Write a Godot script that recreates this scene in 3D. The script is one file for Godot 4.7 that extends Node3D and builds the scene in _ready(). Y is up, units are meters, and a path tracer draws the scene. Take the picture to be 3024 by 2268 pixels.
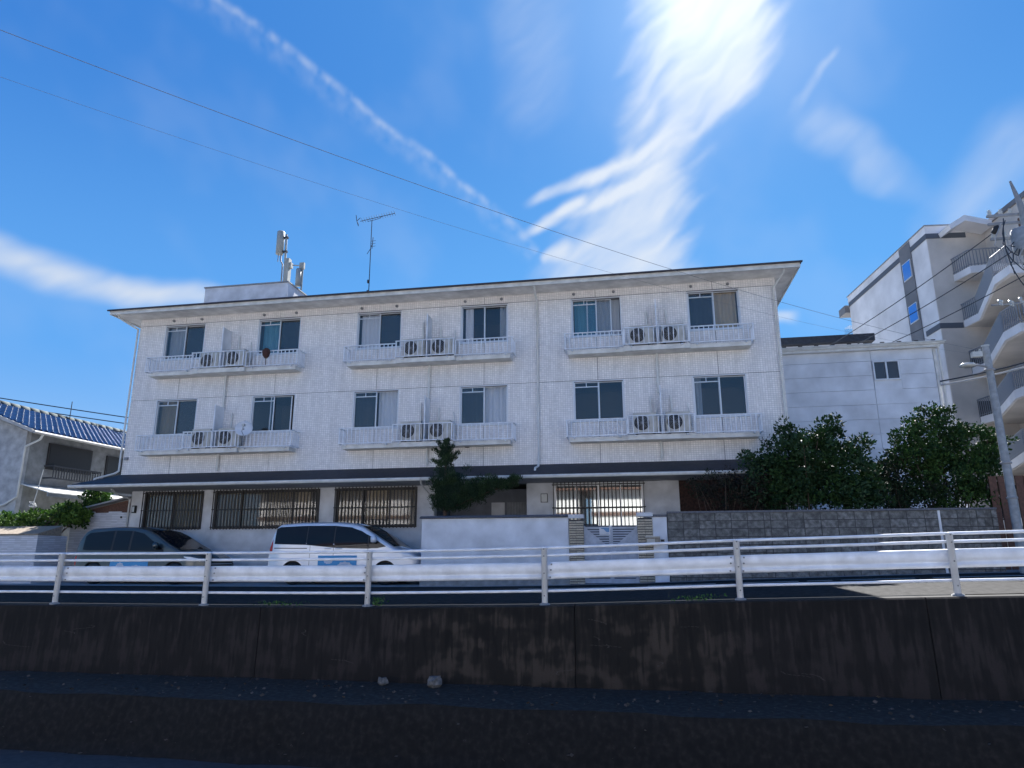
extends Node3D
# A three-storey tiled apartment house across a canal, seen against the light.
# World: the facade lies in z = 0, x runs along it, +z points at the camera; metres.

const EXPO := 3.6
const SUN_AZ := 8.0       # degrees from -z towards +x
const SUN_EL := 42.3
var rng := RandomNumberGenerator.new()
var used := {}
var off := {}
var boxes := {}
var N1 := FastNoiseLite.new()
var N2 := FastNoiseLite.new()
var M := {}

# ------------------------------------------------------------------ helpers
func V(x: float, y: float, z: float) -> Vector3: return Vector3(x, y, z)

func numbered(n: String, p: Node) -> String:
	var k := str(p.get_instance_id()) + n
	var c: int = used.get(k, 0)
	used[k] = c + 1
	return n if c == 0 else "%s_%03d" % [n, c]

func S() -> SurfaceTool:
	var s := SurfaceTool.new()
	s.begin(Mesh.PRIMITIVE_TRIANGLES)
	return s

func quad(s: SurfaceTool, a: Vector3, b: Vector3, c: Vector3, d: Vector3) -> void:
	s.add_vertex(a); s.add_vertex(b); s.add_vertex(c)
	s.add_vertex(a); s.add_vertex(c); s.add_vertex(d)

func bx(s: SurfaceTool, l: Vector3, h: Vector3) -> void:
	s.set_smooth_group(-1)
	quad(s, V(l.x, h.y, h.z), V(h.x, h.y, h.z), V(h.x, l.y, h.z), V(l.x, l.y, h.z))
	quad(s, V(h.x, h.y, l.z), V(l.x, h.y, l.z), V(l.x, l.y, l.z), V(h.x, l.y, l.z))
	quad(s, V(h.x, h.y, h.z), V(h.x, h.y, l.z), V(h.x, l.y, l.z), V(h.x, l.y, h.z))
	quad(s, V(l.x, h.y, l.z), V(l.x, h.y, h.z), V(l.x, l.y, h.z), V(l.x, l.y, l.z))
	quad(s, V(l.x, h.y, l.z), V(h.x, h.y, l.z), V(h.x, h.y, h.z), V(l.x, h.y, h.z))
	quad(s, V(l.x, l.y, h.z), V(h.x, l.y, h.z), V(h.x, l.y, l.z), V(l.x, l.y, l.z))

func tube(s: SurfaceTool, pts: Array, r0: float, r1 := -1.0, n := 8) -> void:
	if r1 < 0: r1 = r0
	s.set_smooth_group(1)
	var rings := []
	var side := Vector3.ZERO
	for i in pts.size():
		var d: Vector3
		if i == 0: d = pts[1] - pts[0]
		elif i == pts.size() - 1: d = pts[i] - pts[i - 1]
		else: d = (pts[i] - pts[i - 1]).normalized() + (pts[i + 1] - pts[i]).normalized()
		d = d.normalized()
		if side == Vector3.ZERO:
			side = d.cross(Vector3.UP if absf(d.y) < 0.9 else Vector3.RIGHT).normalized()
		else:
			side = (side - d * side.dot(d)).normalized()
		var up := side.cross(d)
		var r := lerpf(r0, r1, float(i) / (pts.size() - 1))
		var ring := []
		for k in n:
			var a := TAU * k / n
			ring.append(pts[i] + (side * cos(a) + up * sin(a)) * r)
		rings.append(ring)
	for i in pts.size() - 1:
		for k in n:
			var k2 := (k + 1) % n
			quad(s, rings[i][k], rings[i + 1][k], rings[i + 1][k2], rings[i][k2])
	s.set_smooth_group(-1)
	for k in range(1, n - 1):
		s.add_vertex(rings[0][0]); s.add_vertex(rings[0][k]); s.add_vertex(rings[0][k + 1])
		var e: Array = rings[-1]
		s.add_vertex(e[0]); s.add_vertex(e[k + 1]); s.add_vertex(e[k])

func lathe(s: SurfaceTool, base: Vector3, axis: Vector3, prof: Array, n := 16) -> void:
	# prof: [radius, height along axis]
	var x := axis.cross(Vector3.UP if absf(axis.y) < 0.9 else Vector3.RIGHT).normalized()
	var y := x.cross(axis)
	s.set_smooth_group(1)
	for i in prof.size() - 1:
		for k in n:
			var a := TAU * k / n
			var b := TAU * (k + 1) / n
			var p = base + axis * prof[i][1]
			var q = base + axis * prof[i + 1][1]
			var da := x * cos(a) + y * sin(a)
			var db := x * cos(b) + y * sin(b)
			quad(s, p + da * prof[i][0], q + da * prof[i + 1][0], q + db * prof[i + 1][0], p + db * prof[i][0])

func prism(s: SurfaceTool, poly: Array, a: Vector3, ux: Vector3, uy: Vector3, w: Vector3) -> void:
	# polygon (Vector2) in the plane a + ux*x + uy*y, extruded by w
	s.set_smooth_group(-1)
	var pk := PackedVector2Array(poly)
	var t := Geometry2D.triangulate_polygon(pk)
	for i in range(0, t.size(), 3):
		var p := [pk[t[i]], pk[t[i + 1]], pk[t[i + 2]]]
		for e in [0, 1, 2]: s.add_vertex(a + ux * p[e].x + uy * p[e].y)
		for e in [0, 2, 1]: s.add_vertex(a + ux * p[e].x + uy * p[e].y + w)
	for i in pk.size():
		var p := pk[i]
		var q := pk[(i + 1) % pk.size()]
		var P := a + ux * p.x + uy * p.y
		var Q := a + ux * q.x + uy * q.y
		quad(s, P, Q, Q + w, P + w)

func put(n: Node3D, called: String, parent: Node) -> void:
	n.name = numbered(called, parent)
	parent.add_child(n, true)

func obj(called: String, s: SurfaceTool, m: Material, parent: Node = self) -> MeshInstance3D:
	s.generate_normals()
	s.set_material(m)
	var o := MeshInstance3D.new()
	o.mesh = s.commit()
	o.position = -off.get(parent, Vector3.ZERO)
	put(o, called, parent)
	return o

func pbox(called: String, l: Vector3, h: Vector3, m: Material, parent: Node = self) -> MeshInstance3D:
	var sz := (h - l).snapped(Vector3(0.0005, 0.0005, 0.0005))
	var k := str(sz) + str(m.get_instance_id())
	if not boxes.has(k):
		var b := BoxMesh.new()
		b.size = sz
		b.material = m
		boxes[k] = b
	var o := MeshInstance3D.new()
	o.mesh = boxes[k]
	o.position = (l + h) * 0.5 - off.get(parent, Vector3.ZERO)
	off[o] = (l + h) * 0.5
	put(o, called, parent)
	return o

func tag(o: Node, label: String, category: String, group := "", kind := "") -> void:
	if label: o.set_meta("label", label)
	if category: o.set_meta("category", category)
	if group: o.set_meta("group", group)
	if kind: o.set_meta("kind", kind)

func thing(called: String, base: Vector3, label: String, category: String, group := "") -> Node3D:
	# a thing whose parts are given in world coordinates
	var o := Node3D.new()
	o.position = base
	off[o] = base
	put(o, called, self)
	tag(o, label, category, group)
	return o

func local_thing(called: String, base: Vector3, turn: float, label: String, category: String, group := "") -> Node3D:
	var o := Node3D.new()
	o.position = base
	o.rotation.y = turn
	put(o, called, self)
	tag(o, label, category, group)
	return o

func part(called: String, parent: Node3D) -> Node3D:
	var o := Node3D.new()
	off[o] = off.get(parent, Vector3.ZERO)
	put(o, called, parent)
	return o

func copy(src: Node3D, called: String, base: Vector3, turn: float, label: String, group := "") -> Node3D:
	var o: Node3D = src.duplicate()
	o.name = numbered(called, self)
	add_child(o, true)
	o.position = base
	o.rotation.y = turn
	o.set_meta("label", label)
	if group: o.set_meta("group", group)
	return o

# ------------------------------------------------------------------ materials
func mt(r: float, g: float, b: float, rough := 0.6, metal := 0.0) -> StandardMaterial3D:
	var m := StandardMaterial3D.new()
	m.albedo_color = Color(r, g, b).linear_to_srgb()
	m.roughness = rough
	m.metallic = metal
	m.cull_mode = BaseMaterial3D.CULL_DISABLED
	return m

func tex(img: Image) -> ImageTexture:
	img.generate_mipmaps()
	return ImageTexture.create_from_image(img)

func worn(m: StandardMaterial3D, t: Texture2D, scale: float) -> StandardMaterial3D:
	m.albedo_texture = t
	m.uv1_triplanar = true
	m.uv1_world_triplanar = true
	m.uv1_scale = Vector3(scale, scale, scale)
	return m

func noise_img(size: int, f: FastNoiseLite, lo: float, hi: float, sx := 1.0, sy := 1.0, speck := 0.0) -> Image:
	# seamless grey texture between lo and hi (sRGB values)
	var im := f.get_seamless_image(size, size, false, false, 0.2)
	var out := Image.create(size, size, false, Image.FORMAT_RGB8)
	for y in size:
		for x in size:
			var v: float = im.get_pixel(int(x * sx) % size, int(y * sy) % size).r
			v = lerpf(lo, hi, v) + speck * (rng.randf() - 0.5)
			out.set_pixel(x, y, Color(v, v, v))
	return out

func make_materials() -> void:
	N1.seed = 11; N1.frequency = 0.02; N1.fractal_octaves = 5
	N2.seed = 29; N2.frequency = 0.008; N2.fractal_octaves = 4
	var blot := tex(noise_img(512, N1, 0.76, 1.0, 1, 1, 0.05))
	var fine := tex(noise_img(256, N1, 0.55, 1.0, 1, 1, 0.3))
	var soft := tex(noise_img(512, N2, 0.84, 1.0, 1, 1, 0.03))
	# mosaic tiles of 80 by 67 mm, 50 to a 4 m repeat, each with a tone of its own
	var n := 1200
	var pw := 24
	var ph := 20
	var img := Image.create(n, n, false, Image.FORMAT_RGB8)
	var hgt := Image.create(n, n, false, Image.FORMAT_RGB8)
	var low := N2.get_seamless_image(n, n, false, false, 0.2)
	img.fill(Color(0.765, 0.755, 0.76))
	hgt.fill(Color(0.2, 0.2, 0.2))
	for j in n / ph:
		for i in n / pw:
			var v := 0.885 + 0.06 * (rng.randf() - 0.5) + 0.05 * (low.get_pixel(i * pw, j * ph).r - 0.5) + 0.07 * N1.get_noise_2d(i * 14.0, j * 1.2)
			var q := Rect2i(i * pw + 2, j * ph + 2, pw - 4, ph - 4)
			img.fill_rect(q, Color(v, v * 0.985, v * 0.975))
			hgt.fill_rect(q, Color(0.8, 0.8, 0.8))
	hgt.bump_map_to_normal_map(2.0)
	M.tile = worn(mt(1, 1, 1, 0.45), tex(img), 0.25)
	M.tile.normal_enabled = true
	M.tile.normal_texture = tex(hgt)
	# long ribbed tiles of the low walls on the left: rows of 60 mm
	var rib := Image.create(512, 512, false, Image.FORMAT_RGB8)
	rib.fill(Color(0.60, 0.60, 0.63))
	for j in 16:
		for i in 4:
			var v := 0.80 + 0.08 * (rng.randf() - 0.5)
			rib.fill_rect(Rect2i(i * 128, j * 32 + 4, 128, 26), Color(v, v, v))
	M.rib = worn(mt(0.9, 0.9, 0.95, 0.4), tex(rib), 1.0)
	M.plaster = worn(mt(0.70, 0.71, 0.74, 0.85), soft, 0.31)
	M.plaster_white = worn(mt(0.78, 0.80, 0.84, 0.8), soft, 0.23)
	M.fence_white = worn(mt(0.76, 0.79, 0.85, 0.85), soft, 0.27)
	M.trim = worn(mt(0.72, 0.72, 0.70, 0.5), soft, 0.5)
	M.rail = worn(mt(0.81, 0.84, 0.90, 0.4), soft, 0.6)
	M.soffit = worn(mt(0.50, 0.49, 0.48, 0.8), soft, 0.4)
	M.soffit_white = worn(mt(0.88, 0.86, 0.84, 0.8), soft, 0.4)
	M.roof_dark = worn(mt(0.030, 0.036, 0.052, 0.65), fine, 0.8)
	M.roof_edge = mt(0.03, 0.03, 0.045, 0.4)
	M.alu = mt(0.62, 0.63, 0.65, 0.35, 0.3)
	M.bronze = mt(0.022, 0.018, 0.017, 0.5)
	M.black = mt(0.012, 0.012, 0.013, 0.55)
	M.groove = mt(0.16, 0.16, 0.17, 0.9)
	M.room = mt(0.16, 0.15, 0.14, 0.9)
	M.glass = mt(0.03, 0.035, 0.04, 0.03)
	M.glass.transparency = BaseMaterial3D.TRANSPARENCY_ALPHA
	M.glass.albedo_color.a = 0.12
	M.glass.metallic_specular = 0.7
	M.mirror = mt(0.40, 0.42, 0.41, 0.03, 0.85)   # sun-control glass with a metal film
	M.screen = mt(0.05, 0.055, 0.06, 0.9)
	M.screen.transparency = BaseMaterial3D.TRANSPARENCY_ALPHA
	M.screen.albedo_color.a = 0.62
	for c in [["cloth_white", 0.72, 0.74, 0.80], ["cloth_teal", 0.10, 0.27, 0.36], ["cloth_beige", 0.46, 0.37, 0.24], ["cloth_grey", 0.34, 0.37, 0.41], ["cloth_brown", 0.22, 0.18, 0.12]]:
		var m := mt(c[1], c[2], c[3], 0.95)
		m.backlight_enabled = true
		m.backlight = Color(c[1], c[2], c[3]).linear_to_srgb() * 0.25
		M[c[0]] = m
	M.ac = worn(mt(0.60, 0.58, 0.53, 0.5), soft, 0.7)
	M.grey = worn(mt(0.28, 0.29, 0.31, 0.6), soft, 0.7)
	M.pole = worn(mt(0.33, 0.36, 0.39, 0.75), blot, 0.5)
	M.antenna = worn(mt(0.36, 0.38, 0.36, 0.6), soft, 0.5)
	M.asphalt = worn(mt(0.056, 0.055, 0.055, 0.95), fine, 0.9)
	M.asphalt.metallic_specular = 0.2
	M.concrete = worn(mt(0.32, 0.33, 0.335, 0.9), blot, 0.3)
	M.paint = worn(mt(0.62, 0.62, 0.60, 0.8), blot, 1.2)
	M.blocks = []
	for i in 4:
		var v := 0.215 + 0.022 * i
		M.blocks.append(worn(mt(v, v * 1.0, v * 0.97, 0.95), fine, 0.7 + 0.13 * i))
	M.mortar = mt(0.045, 0.045, 0.05, 0.95)
	M.strip = []
	for i in 3: M.strip.append(worn(mt(0.50 + 0.06 * i, 0.44 + 0.05 * i, 0.34 + 0.04 * i, 0.7), blot, 2.0))
	M.coping = worn(mt(0.12, 0.13, 0.16, 0.6), blot, 1.0)
	M.gate = worn(mt(0.42, 0.47, 0.56, 0.5), soft, 0.8)
	M.gate_dark = mt(0.05, 0.07, 0.10, 0.7)
	M.blue_tile = []
	for i in 3: M.blue_tile.append(mt(0.008 + 0.003 * i, 0.024 + 0.008 * i, 0.070 + 0.02 * i, 0.22))
	for m in M.blue_tile: m.metallic_specular = 0.14
	M.mossy = worn(mt(0.10, 0.12, 0.12, 0.95), blot, 1.0)
	M.porch = worn(mt(0.20, 0.21, 0.24, 0.9), soft, 0.4)  # the deep bluish shade of the recess is put into this grey
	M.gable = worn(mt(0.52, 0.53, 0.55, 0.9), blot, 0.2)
	M.house_wall = worn(mt(0.30, 0.31, 0.32, 0.9), blot, 0.2)  # darker than the gable: deep shade on the side wall is in this colour
	M.siding = worn(mt(0.72, 0.75, 0.81, 0.6), soft, 0.2)
	M.apt_white = worn(mt(0.82, 0.80, 0.80, 0.85), soft, 0.1)
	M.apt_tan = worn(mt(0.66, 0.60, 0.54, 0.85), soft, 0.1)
	M.apt_grey = worn(mt(0.20, 0.20, 0.21, 0.8), soft, 0.1)
	M.apt_band = mt(0.09, 0.10, 0.12, 0.7)
	M.iron = mt(0.06, 0.065, 0.075, 0.85)
	M.iron.metallic_specular = 0.2
	M.rail_grey = mt(0.22, 0.23, 0.25, 0.6)
	M.dark_pane = mt(0.06, 0.065, 0.075, 0.1)
	M.bark = worn(mt(0.13, 0.085, 0.06, 0.95), fine, 3.0)
	M.wire = mt(0.05, 0.06, 0.075, 1.0)
	M.wire.metallic_specular = 0.0
	M.wire_sky = mt(0.09, 0.105, 0.14, 1.0)
	M.wire_light = mt(0.34, 0.34, 0.34, 0.6)
	M.brick = worn(mt(0.075, 0.036, 0.028, 0.9), fine, 1.5)
	M.rust = worn(mt(0.14, 0.07, 0.05, 0.85), blot, 1.0)
	M.stone = worn(mt(0.22, 0.22, 0.22, 0.95), fine, 2.5)
	M.sand = worn(mt(0.36, 0.29, 0.22, 0.95), blot, 0.9)
	M.ceramic = mt(0.45, 0.46, 0.45, 0.25)

func leaf_mat(rough := 0.42) -> StandardMaterial3D:
	var m := mt(1, 1, 1, rough)
	m.vertex_color_use_as_albedo = true
	m.backlight_enabled = true
	m.metallic_specular = 0.25
	m.backlight = Color(0.26, 0.36, 0.08)
	return m

# ------------------------------------------------------------------ camera, sky, sun
func seg(az: float, el: float, pts: Array, w0: float, w1: float, fade := false) -> float:
	# soft closeness of a direction to a polyline of directions (degrees)
	var best := 0.0
	var k := cos(deg_to_rad(el))
	var n := pts.size() - 1
	for i in n:
		var a := Vector2(pts[i][0] * k, pts[i][1])
		var b := Vector2(pts[i + 1][0] * k, pts[i + 1][1])
		var p := Vector2(az * k, el)
		var t := clampf((p - a).dot(b - a) / (b - a).length_squared(), 0.0, 1.0)
		var w := lerpf(w0, w1, (i + t) / n)
		var d := p.distance_to(a.lerp(b, t)) / w
		if d < 1.0:
			var a0 := 1.0
			if fade:
				var tt := (i + t) / n
				a0 = smoothstep(0.0, 0.18, tt) * (1.0 - smoothstep(0.55, 1.0, tt))
			best = maxf(best, a0 * (1.0 - d * d) * (1.0 - d * d))
	return best

func edge(el: float, pts: Array) -> float:
	# azimuth of a cloud's edge at a height; pts: [az, el] falling
	if el >= pts[0][1]: return pts[0][0]
	for i in pts.size() - 1:
		if el >= pts[i + 1][1]:
			return lerpf(pts[i + 1][0], pts[i][0], (el - pts[i + 1][1]) / (pts[i][1] - pts[i + 1][1]))
	return pts[-1][0]

func make_sky() -> PanoramaSkyMaterial:
	var w := 2048
	var h := 1024
	var cl := FastNoiseLite.new()
	cl.seed = 5; cl.frequency = 0.045; cl.fractal_octaves = 5
	var wp := FastNoiseLite.new()
	wp.seed = 8; wp.frequency = 0.10; wp.fractal_octaves = 3
	var sd := Vector3(sin(deg_to_rad(SUN_AZ)) * cos(deg_to_rad(SUN_EL)), sin(deg_to_rad(SUN_EL)), -cos(deg_to_rad(SUN_AZ)) * cos(deg_to_rad(SUN_EL)))
	var left := [[3.5, 48.0], [2.0, 42.5], [1.0, 36.4], [0.2, 32.0], [-4.6, 27.6], [-7.0, 25.0], [-8.6, 21.0], [-11.0, 15.0]]
	var right := [[20.0, 48.0], [15.6, 40.2], [15.4, 37.4], [12.4, 34.8], [8.9, 32.4], [6.6, 30.0], [5.9, 27.3], [6.4, 23.4], [9.0, 15.0]]
	var trail := [[-46.0, 41.5], [-37.2, 39.9], [-33.5, 39.0], [-27.6, 36.8], [-23.7, 35.0], [-19.8, 33.0], [-16.8, 31.5], [-12.9, 29.2], [-9.9, 26.8], [-8.0, 25.0]]
	var wisp1 := [[-9.6, 28.3], [-6.9, 29.2], [-3.5, 30.2], [-0.1, 31.0], [3.4, 32.4], [7.0, 35.0]]
	var wisp2 := [[-10.0, 25.9], [-7.4, 27.0], [-4.0, 28.2], [-0.6, 29.2], [3.2, 30.6], [7.4, 32.4]]
	var wisp3 := [[-7.2, 24.4], [-5.4, 25.0]]
	var bank := [[-62.0, 22.0], [-49.0, 19.6], [-45.5, 19.2], [-41.5, 18.8], [-36.0, 19.1], [-28.0, 18.6]]
	var streak := [[15.2, 32.9], [17.9, 31.0], [20.2, 28.1], [22.5, 26.3], [26.0, 23.4]]
	var streak2 := [[18.8, 36.6], [17.0, 35.0], [14.8, 32.0]]
	var haze := [[24.6, 21.5], [27.0, 24.0], [29.6, 26.5]]
	var lowc := [[11.6, 17.9], [14.6, 17.7]]
	var top_haze := [[-8.4, 46.0], [-8.0, 37.0]]
	var data := PackedFloat32Array()
	data.resize(w * h * 3)
	var i := 0
	for y in h:
		var el := 90.0 - 180.0 * (y + 0.5) / h
		var e := deg_to_rad(el)
		var up := sin(e)
		# clear air in display values: pale at the horizon, deep blue aloft
		var a := clampf(up, 0.0, 1.0)
		var air := Vector3(0.42, 0.66, 0.97).lerp(Vector3(0.125, 0.40, 0.90), smoothstep(0.0, 0.28, a))
		air = air.lerp(Vector3(0.040, 0.205, 0.66), smoothstep(0.24, 0.64, a))
		air = air.lerp(Vector3(0.022, 0.125, 0.46), smoothstep(0.6, 1.0, a))
		if el < 0.0: air = Vector3(0.42, 0.66, 0.97).lerp(Vector3(0.12, 0.13, 0.14), smoothstep(0.0, 3.0, -el))
		for x in w:
			var az := wrapf(360.0 * (x + 0.5) / w, -180.0, 180.0)
			var c := air
			if el > 0.0:
				var ar := deg_to_rad(az)
				var d := Vector3(sin(ar) * cos(e), up, -cos(ar) * cos(e))
				var sun := maxf(d.dot(sd), 0.0)
				# the aureole round the sun
				c += Vector3(0.05, 0.12, 0.15) * pow(sun, 5.0) + Vector3(0.20, 0.22, 0.20) * pow(sun, 60.0) + Vector3(0.35, 0.35, 0.34) * pow(sun, 900.0)
				var den := 0.0
				var near := absf(az) < 70.0 and el > 12.0 and el < 52.0
				var wx := wp.get_noise_2d(az * 1.3, el * 1.3)
				var wy := wp.get_noise_2d(az * 1.3 + 300.0, el * 1.3)
				# thin high cirrus all over the sky
				var q := cl.get_noise_3d(d.x * 60.0 + d.y * 25.0, d.y * 60.0, d.z * 34.0 - d.x * 20.0)
				den += 0.09 * smoothstep(0.0, 0.6, q + 0.2 * wx)
				if near:
					var A := az + 1.1 * wx
					var E := el + 0.9 * wy
					# filaments run from lower left to upper right
					var u := az * 0.86 + el * 0.5
					var v := el * 0.86 - az * 0.5 + 0.8 * wx
					var f := cl.get_noise_2d(u * 2.2, v * 12.0)
					var g := cl.get_noise_2d(az * 14.0, el * 14.0)
					var f2 := 1.0 - 2.2 * absf(cl.get_noise_2d(u * 1.5 + 90.0, v * 7.0))
					var wd := (A - edge(E, left))
					var rd := (edge(E, right) - A)
					var body := smoothstep(-1.5, 5.0, wd + 1.8 * f) * smoothstep(-0.6, 3.0, rd + 1.5 * f)
					body *= 0.58 + 0.24 * f + 0.13 * f2 + 0.20 * smoothstep(33.0, 43.0, el) + 0.15 * smoothstep(27.0, 20.0, el)
					den += clampf(body, 0.0, 1.0) * smoothstep(13.0, 20.0, el)
					den += seg(az + 0.35 * wx, el + 0.3 * wy, trail, 0.36, 0.5) * (0.17 + 0.3 * g)
					den += seg(az + 0.35 * wx + 0.6, el + 0.3 * wy + 0.5, trail, 1.3, 1.0) * (0.07 + 0.12 * g)
					den += seg(az + 0.5 * wx, el + 0.4 * wy, wisp1, 0.45, 1.5, true) * (0.80 + 0.5 * f)
					den += seg(az + 0.5 * wx, el + 0.4 * wy, wisp2, 0.4, 1.6, true) * (0.65 + 0.6 * f)
					den += seg(A, E, wisp3, 0.6, 1.2) * 0.6
					den += seg(az + 0.8 * wx, el + 0.5 * wy, bank, 1.9, 1.4) * (0.70 + 0.35 * f)
					den += seg(A, E, streak, 2.2, 1.5, true) * (0.28 + 0.12 * f)
					den += seg(A, E, streak2, 0.35, 0.6, true) * (0.26 + 0.15 * g)
					den += seg(A, E, haze, 3.0, 3.4) * (0.30 + 0.15 * f)
					den += seg(A, E, lowc, 0.5, 0.7, true) * 0.6
					den += seg(A, E, top_haze, 5.0, 4.0) * (0.15 + 0.10 * f)
				den = clampf(den, 0.0, 0.97)
				var lit := Vector3(0.80, 0.88, 1.0) * (0.88 + 0.14 * pow(sun, 12.0) + 0.3 * pow(sun, 200.0))
				c = c.lerp(lit, den)
			data[i] = c.x / EXPO
			data[i + 1] = c.y / EXPO
			data[i + 2] = c.z / EXPO
			i += 3
	var img := Image.create_from_data(w, h, false, Image.FORMAT_RGBF, data.to_byte_array())
	var m := PanoramaSkyMaterial.new()
	m.panorama = ImageTexture.create_from_image(img)
	m.filter = true
	return m

func make_view() -> void:
	var cam := Camera3D.new()
	cam.name = "camera"
	cam.position = V(0, 0.85, 23.0)
	cam.rotation_order = EULER_ORDER_YXZ
	cam.rotation = V(deg_to_rad(13.95), deg_to_rad(10.1), deg_to_rad(-0.15))
	cam.fov = 58.39
	cam.near = 0.1
	cam.far = 3000.0
	add_child(cam)
	cam.current = true
	var env := Environment.new()
	env.background_mode = Environment.BG_SKY
	var sky := Sky.new()
	sky.sky_material = make_sky()
	env.sky = sky
	env.tonemap_mode = Environment.TONE_MAPPER_LINEAR
	env.tonemap_exposure = EXPO
	env.sdfgi_enabled = true
	env.ssao_enabled = true
	env.ssil_enabled = true
	var we := WorldEnvironment.new()
	we.name = "environment"
	we.environment = env
	add_child(we)
	var sun := DirectionalLight3D.new()
	sun.name = "sun"
	sun.light_energy = 1.6
	sun.light_color = Color(1.0, 0.99, 0.975)
	sun.light_angular_distance = 0.5
	sun.shadow_enabled = true
	sun.rotation_order = EULER_ORDER_YXZ
	sun.rotation = V(deg_to_rad(-SUN_EL), deg_to_rad(180.0 - SUN_AZ), 0)
	add_child(sun)

# ------------------------------------------------------------------ ground, road, canal
const POST_X := [-15.93, -12.4, -8.87, -5.32, -1.785, 1.777, 5.377, 8.95]
const POST_Y := [-0.145, -0.145, -0.14, -0.124, -0.065, 0.056, 0.154, 0.24]

func rail_y(x: float) -> float:
	if x <= POST_X[0]: return POST_Y[0]
	for i in POST_X.size() - 1:
		if x <= POST_X[i + 1]:
			return lerpf(POST_Y[i], POST_Y[i + 1], (x - POST_X[i]) / (POST_X[i + 1] - POST_X[i]))
	return POST_Y[-1] + minf(x - POST_X[-1], 8.0) * 0.02

func road_y(x: float, z: float) -> float:
	return rail_y(x) + clampf(9.5 - z, 0.0, 7.5) * lerpf(0.009, 0.019, clampf(x / 9.0, 0.0, 1.0))

func sheet(called: String, x0: float, x1: float, z0: float, z1: float, dy: float, m: Material, parent: Node = self, nx := 40) -> MeshInstance3D:
	# a strip that follows the road's slope
	var s := S()
	s.set_smooth_group(1)
	var nz := maxi(1, int((z1 - z0) / 1.2))
	for i in nx:
		for j in nz:
			var xa := lerpf(x0, x1, float(i) / nx)
			var xb := lerpf(x0, x1, float(i + 1) / nx)
			var za := lerpf(z0, z1, float(j) / nz)
			var zb := lerpf(z0, z1, float(j + 1) / nz)
			quad(s, V(xa, road_y(xa, za) + dy, za), V(xb, road_y(xb, za) + dy, za), V(xb, road_y(xb, zb) + dy, zb), V(xa, road_y(xa, zb) + dy, zb))
	return obj(called, s, m, parent)

func stain_material() -> StandardMaterial3D:
	# weathered concrete: black algae runs, brown and tan patches between them
	var w := 2048
	var h := 256
	var st := FastNoiseLite.new()
	st.seed = 3; st.frequency = 0.05; st.fractal_octaves = 4
	var big := FastNoiseLite.new()
	big.seed = 17; big.frequency = 0.009; big.fractal_octaves = 3
	var img := Image.create(w, h, false, Image.FORMAT_RGB8)
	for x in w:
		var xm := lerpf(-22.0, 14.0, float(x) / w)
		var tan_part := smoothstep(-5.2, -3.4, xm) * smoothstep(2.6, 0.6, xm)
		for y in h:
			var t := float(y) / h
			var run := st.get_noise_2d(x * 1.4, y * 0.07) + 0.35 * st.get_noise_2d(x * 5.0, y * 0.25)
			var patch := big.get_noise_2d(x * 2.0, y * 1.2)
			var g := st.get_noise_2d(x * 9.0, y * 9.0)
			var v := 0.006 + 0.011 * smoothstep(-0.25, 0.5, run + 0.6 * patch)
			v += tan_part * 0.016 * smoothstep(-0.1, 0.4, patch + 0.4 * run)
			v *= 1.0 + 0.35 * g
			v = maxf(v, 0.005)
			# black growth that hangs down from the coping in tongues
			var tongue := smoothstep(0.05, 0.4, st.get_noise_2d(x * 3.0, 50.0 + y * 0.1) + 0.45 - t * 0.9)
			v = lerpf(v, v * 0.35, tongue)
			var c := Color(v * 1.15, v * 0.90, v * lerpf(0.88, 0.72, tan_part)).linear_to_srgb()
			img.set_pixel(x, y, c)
	# pale cracks and lime runs
	for k in 26:
		var cx := rng.randf() * w
		var cy := rng.randf() * h * 0.7 + 30
		var a := rng.randf_range(-0.4, 1.6)
		for n in rng.randi_range(6, 40):
			cx += cos(a) * 1.4; cy += absf(sin(a)) * 0.9
			a += rng.randf_range(-0.5, 0.5)
			if cx > 0 and cx < w and cy < h:
				img.set_pixel(int(cx), int(cy), Color(0.27, 0.255, 0.25))
	var m := mt(1, 1, 1, 0.95)
	m.albedo_texture = tex(img)
	return m

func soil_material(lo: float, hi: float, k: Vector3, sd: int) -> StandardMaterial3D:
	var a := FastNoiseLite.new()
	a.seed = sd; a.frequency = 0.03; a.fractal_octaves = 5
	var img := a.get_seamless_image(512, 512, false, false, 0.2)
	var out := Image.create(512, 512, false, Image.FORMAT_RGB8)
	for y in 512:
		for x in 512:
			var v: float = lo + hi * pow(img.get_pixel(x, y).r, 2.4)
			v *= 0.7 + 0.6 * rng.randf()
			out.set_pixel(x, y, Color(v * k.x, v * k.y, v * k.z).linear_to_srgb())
	return worn(mt(1, 1, 1, 0.97), tex(out), 0.45)

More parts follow.
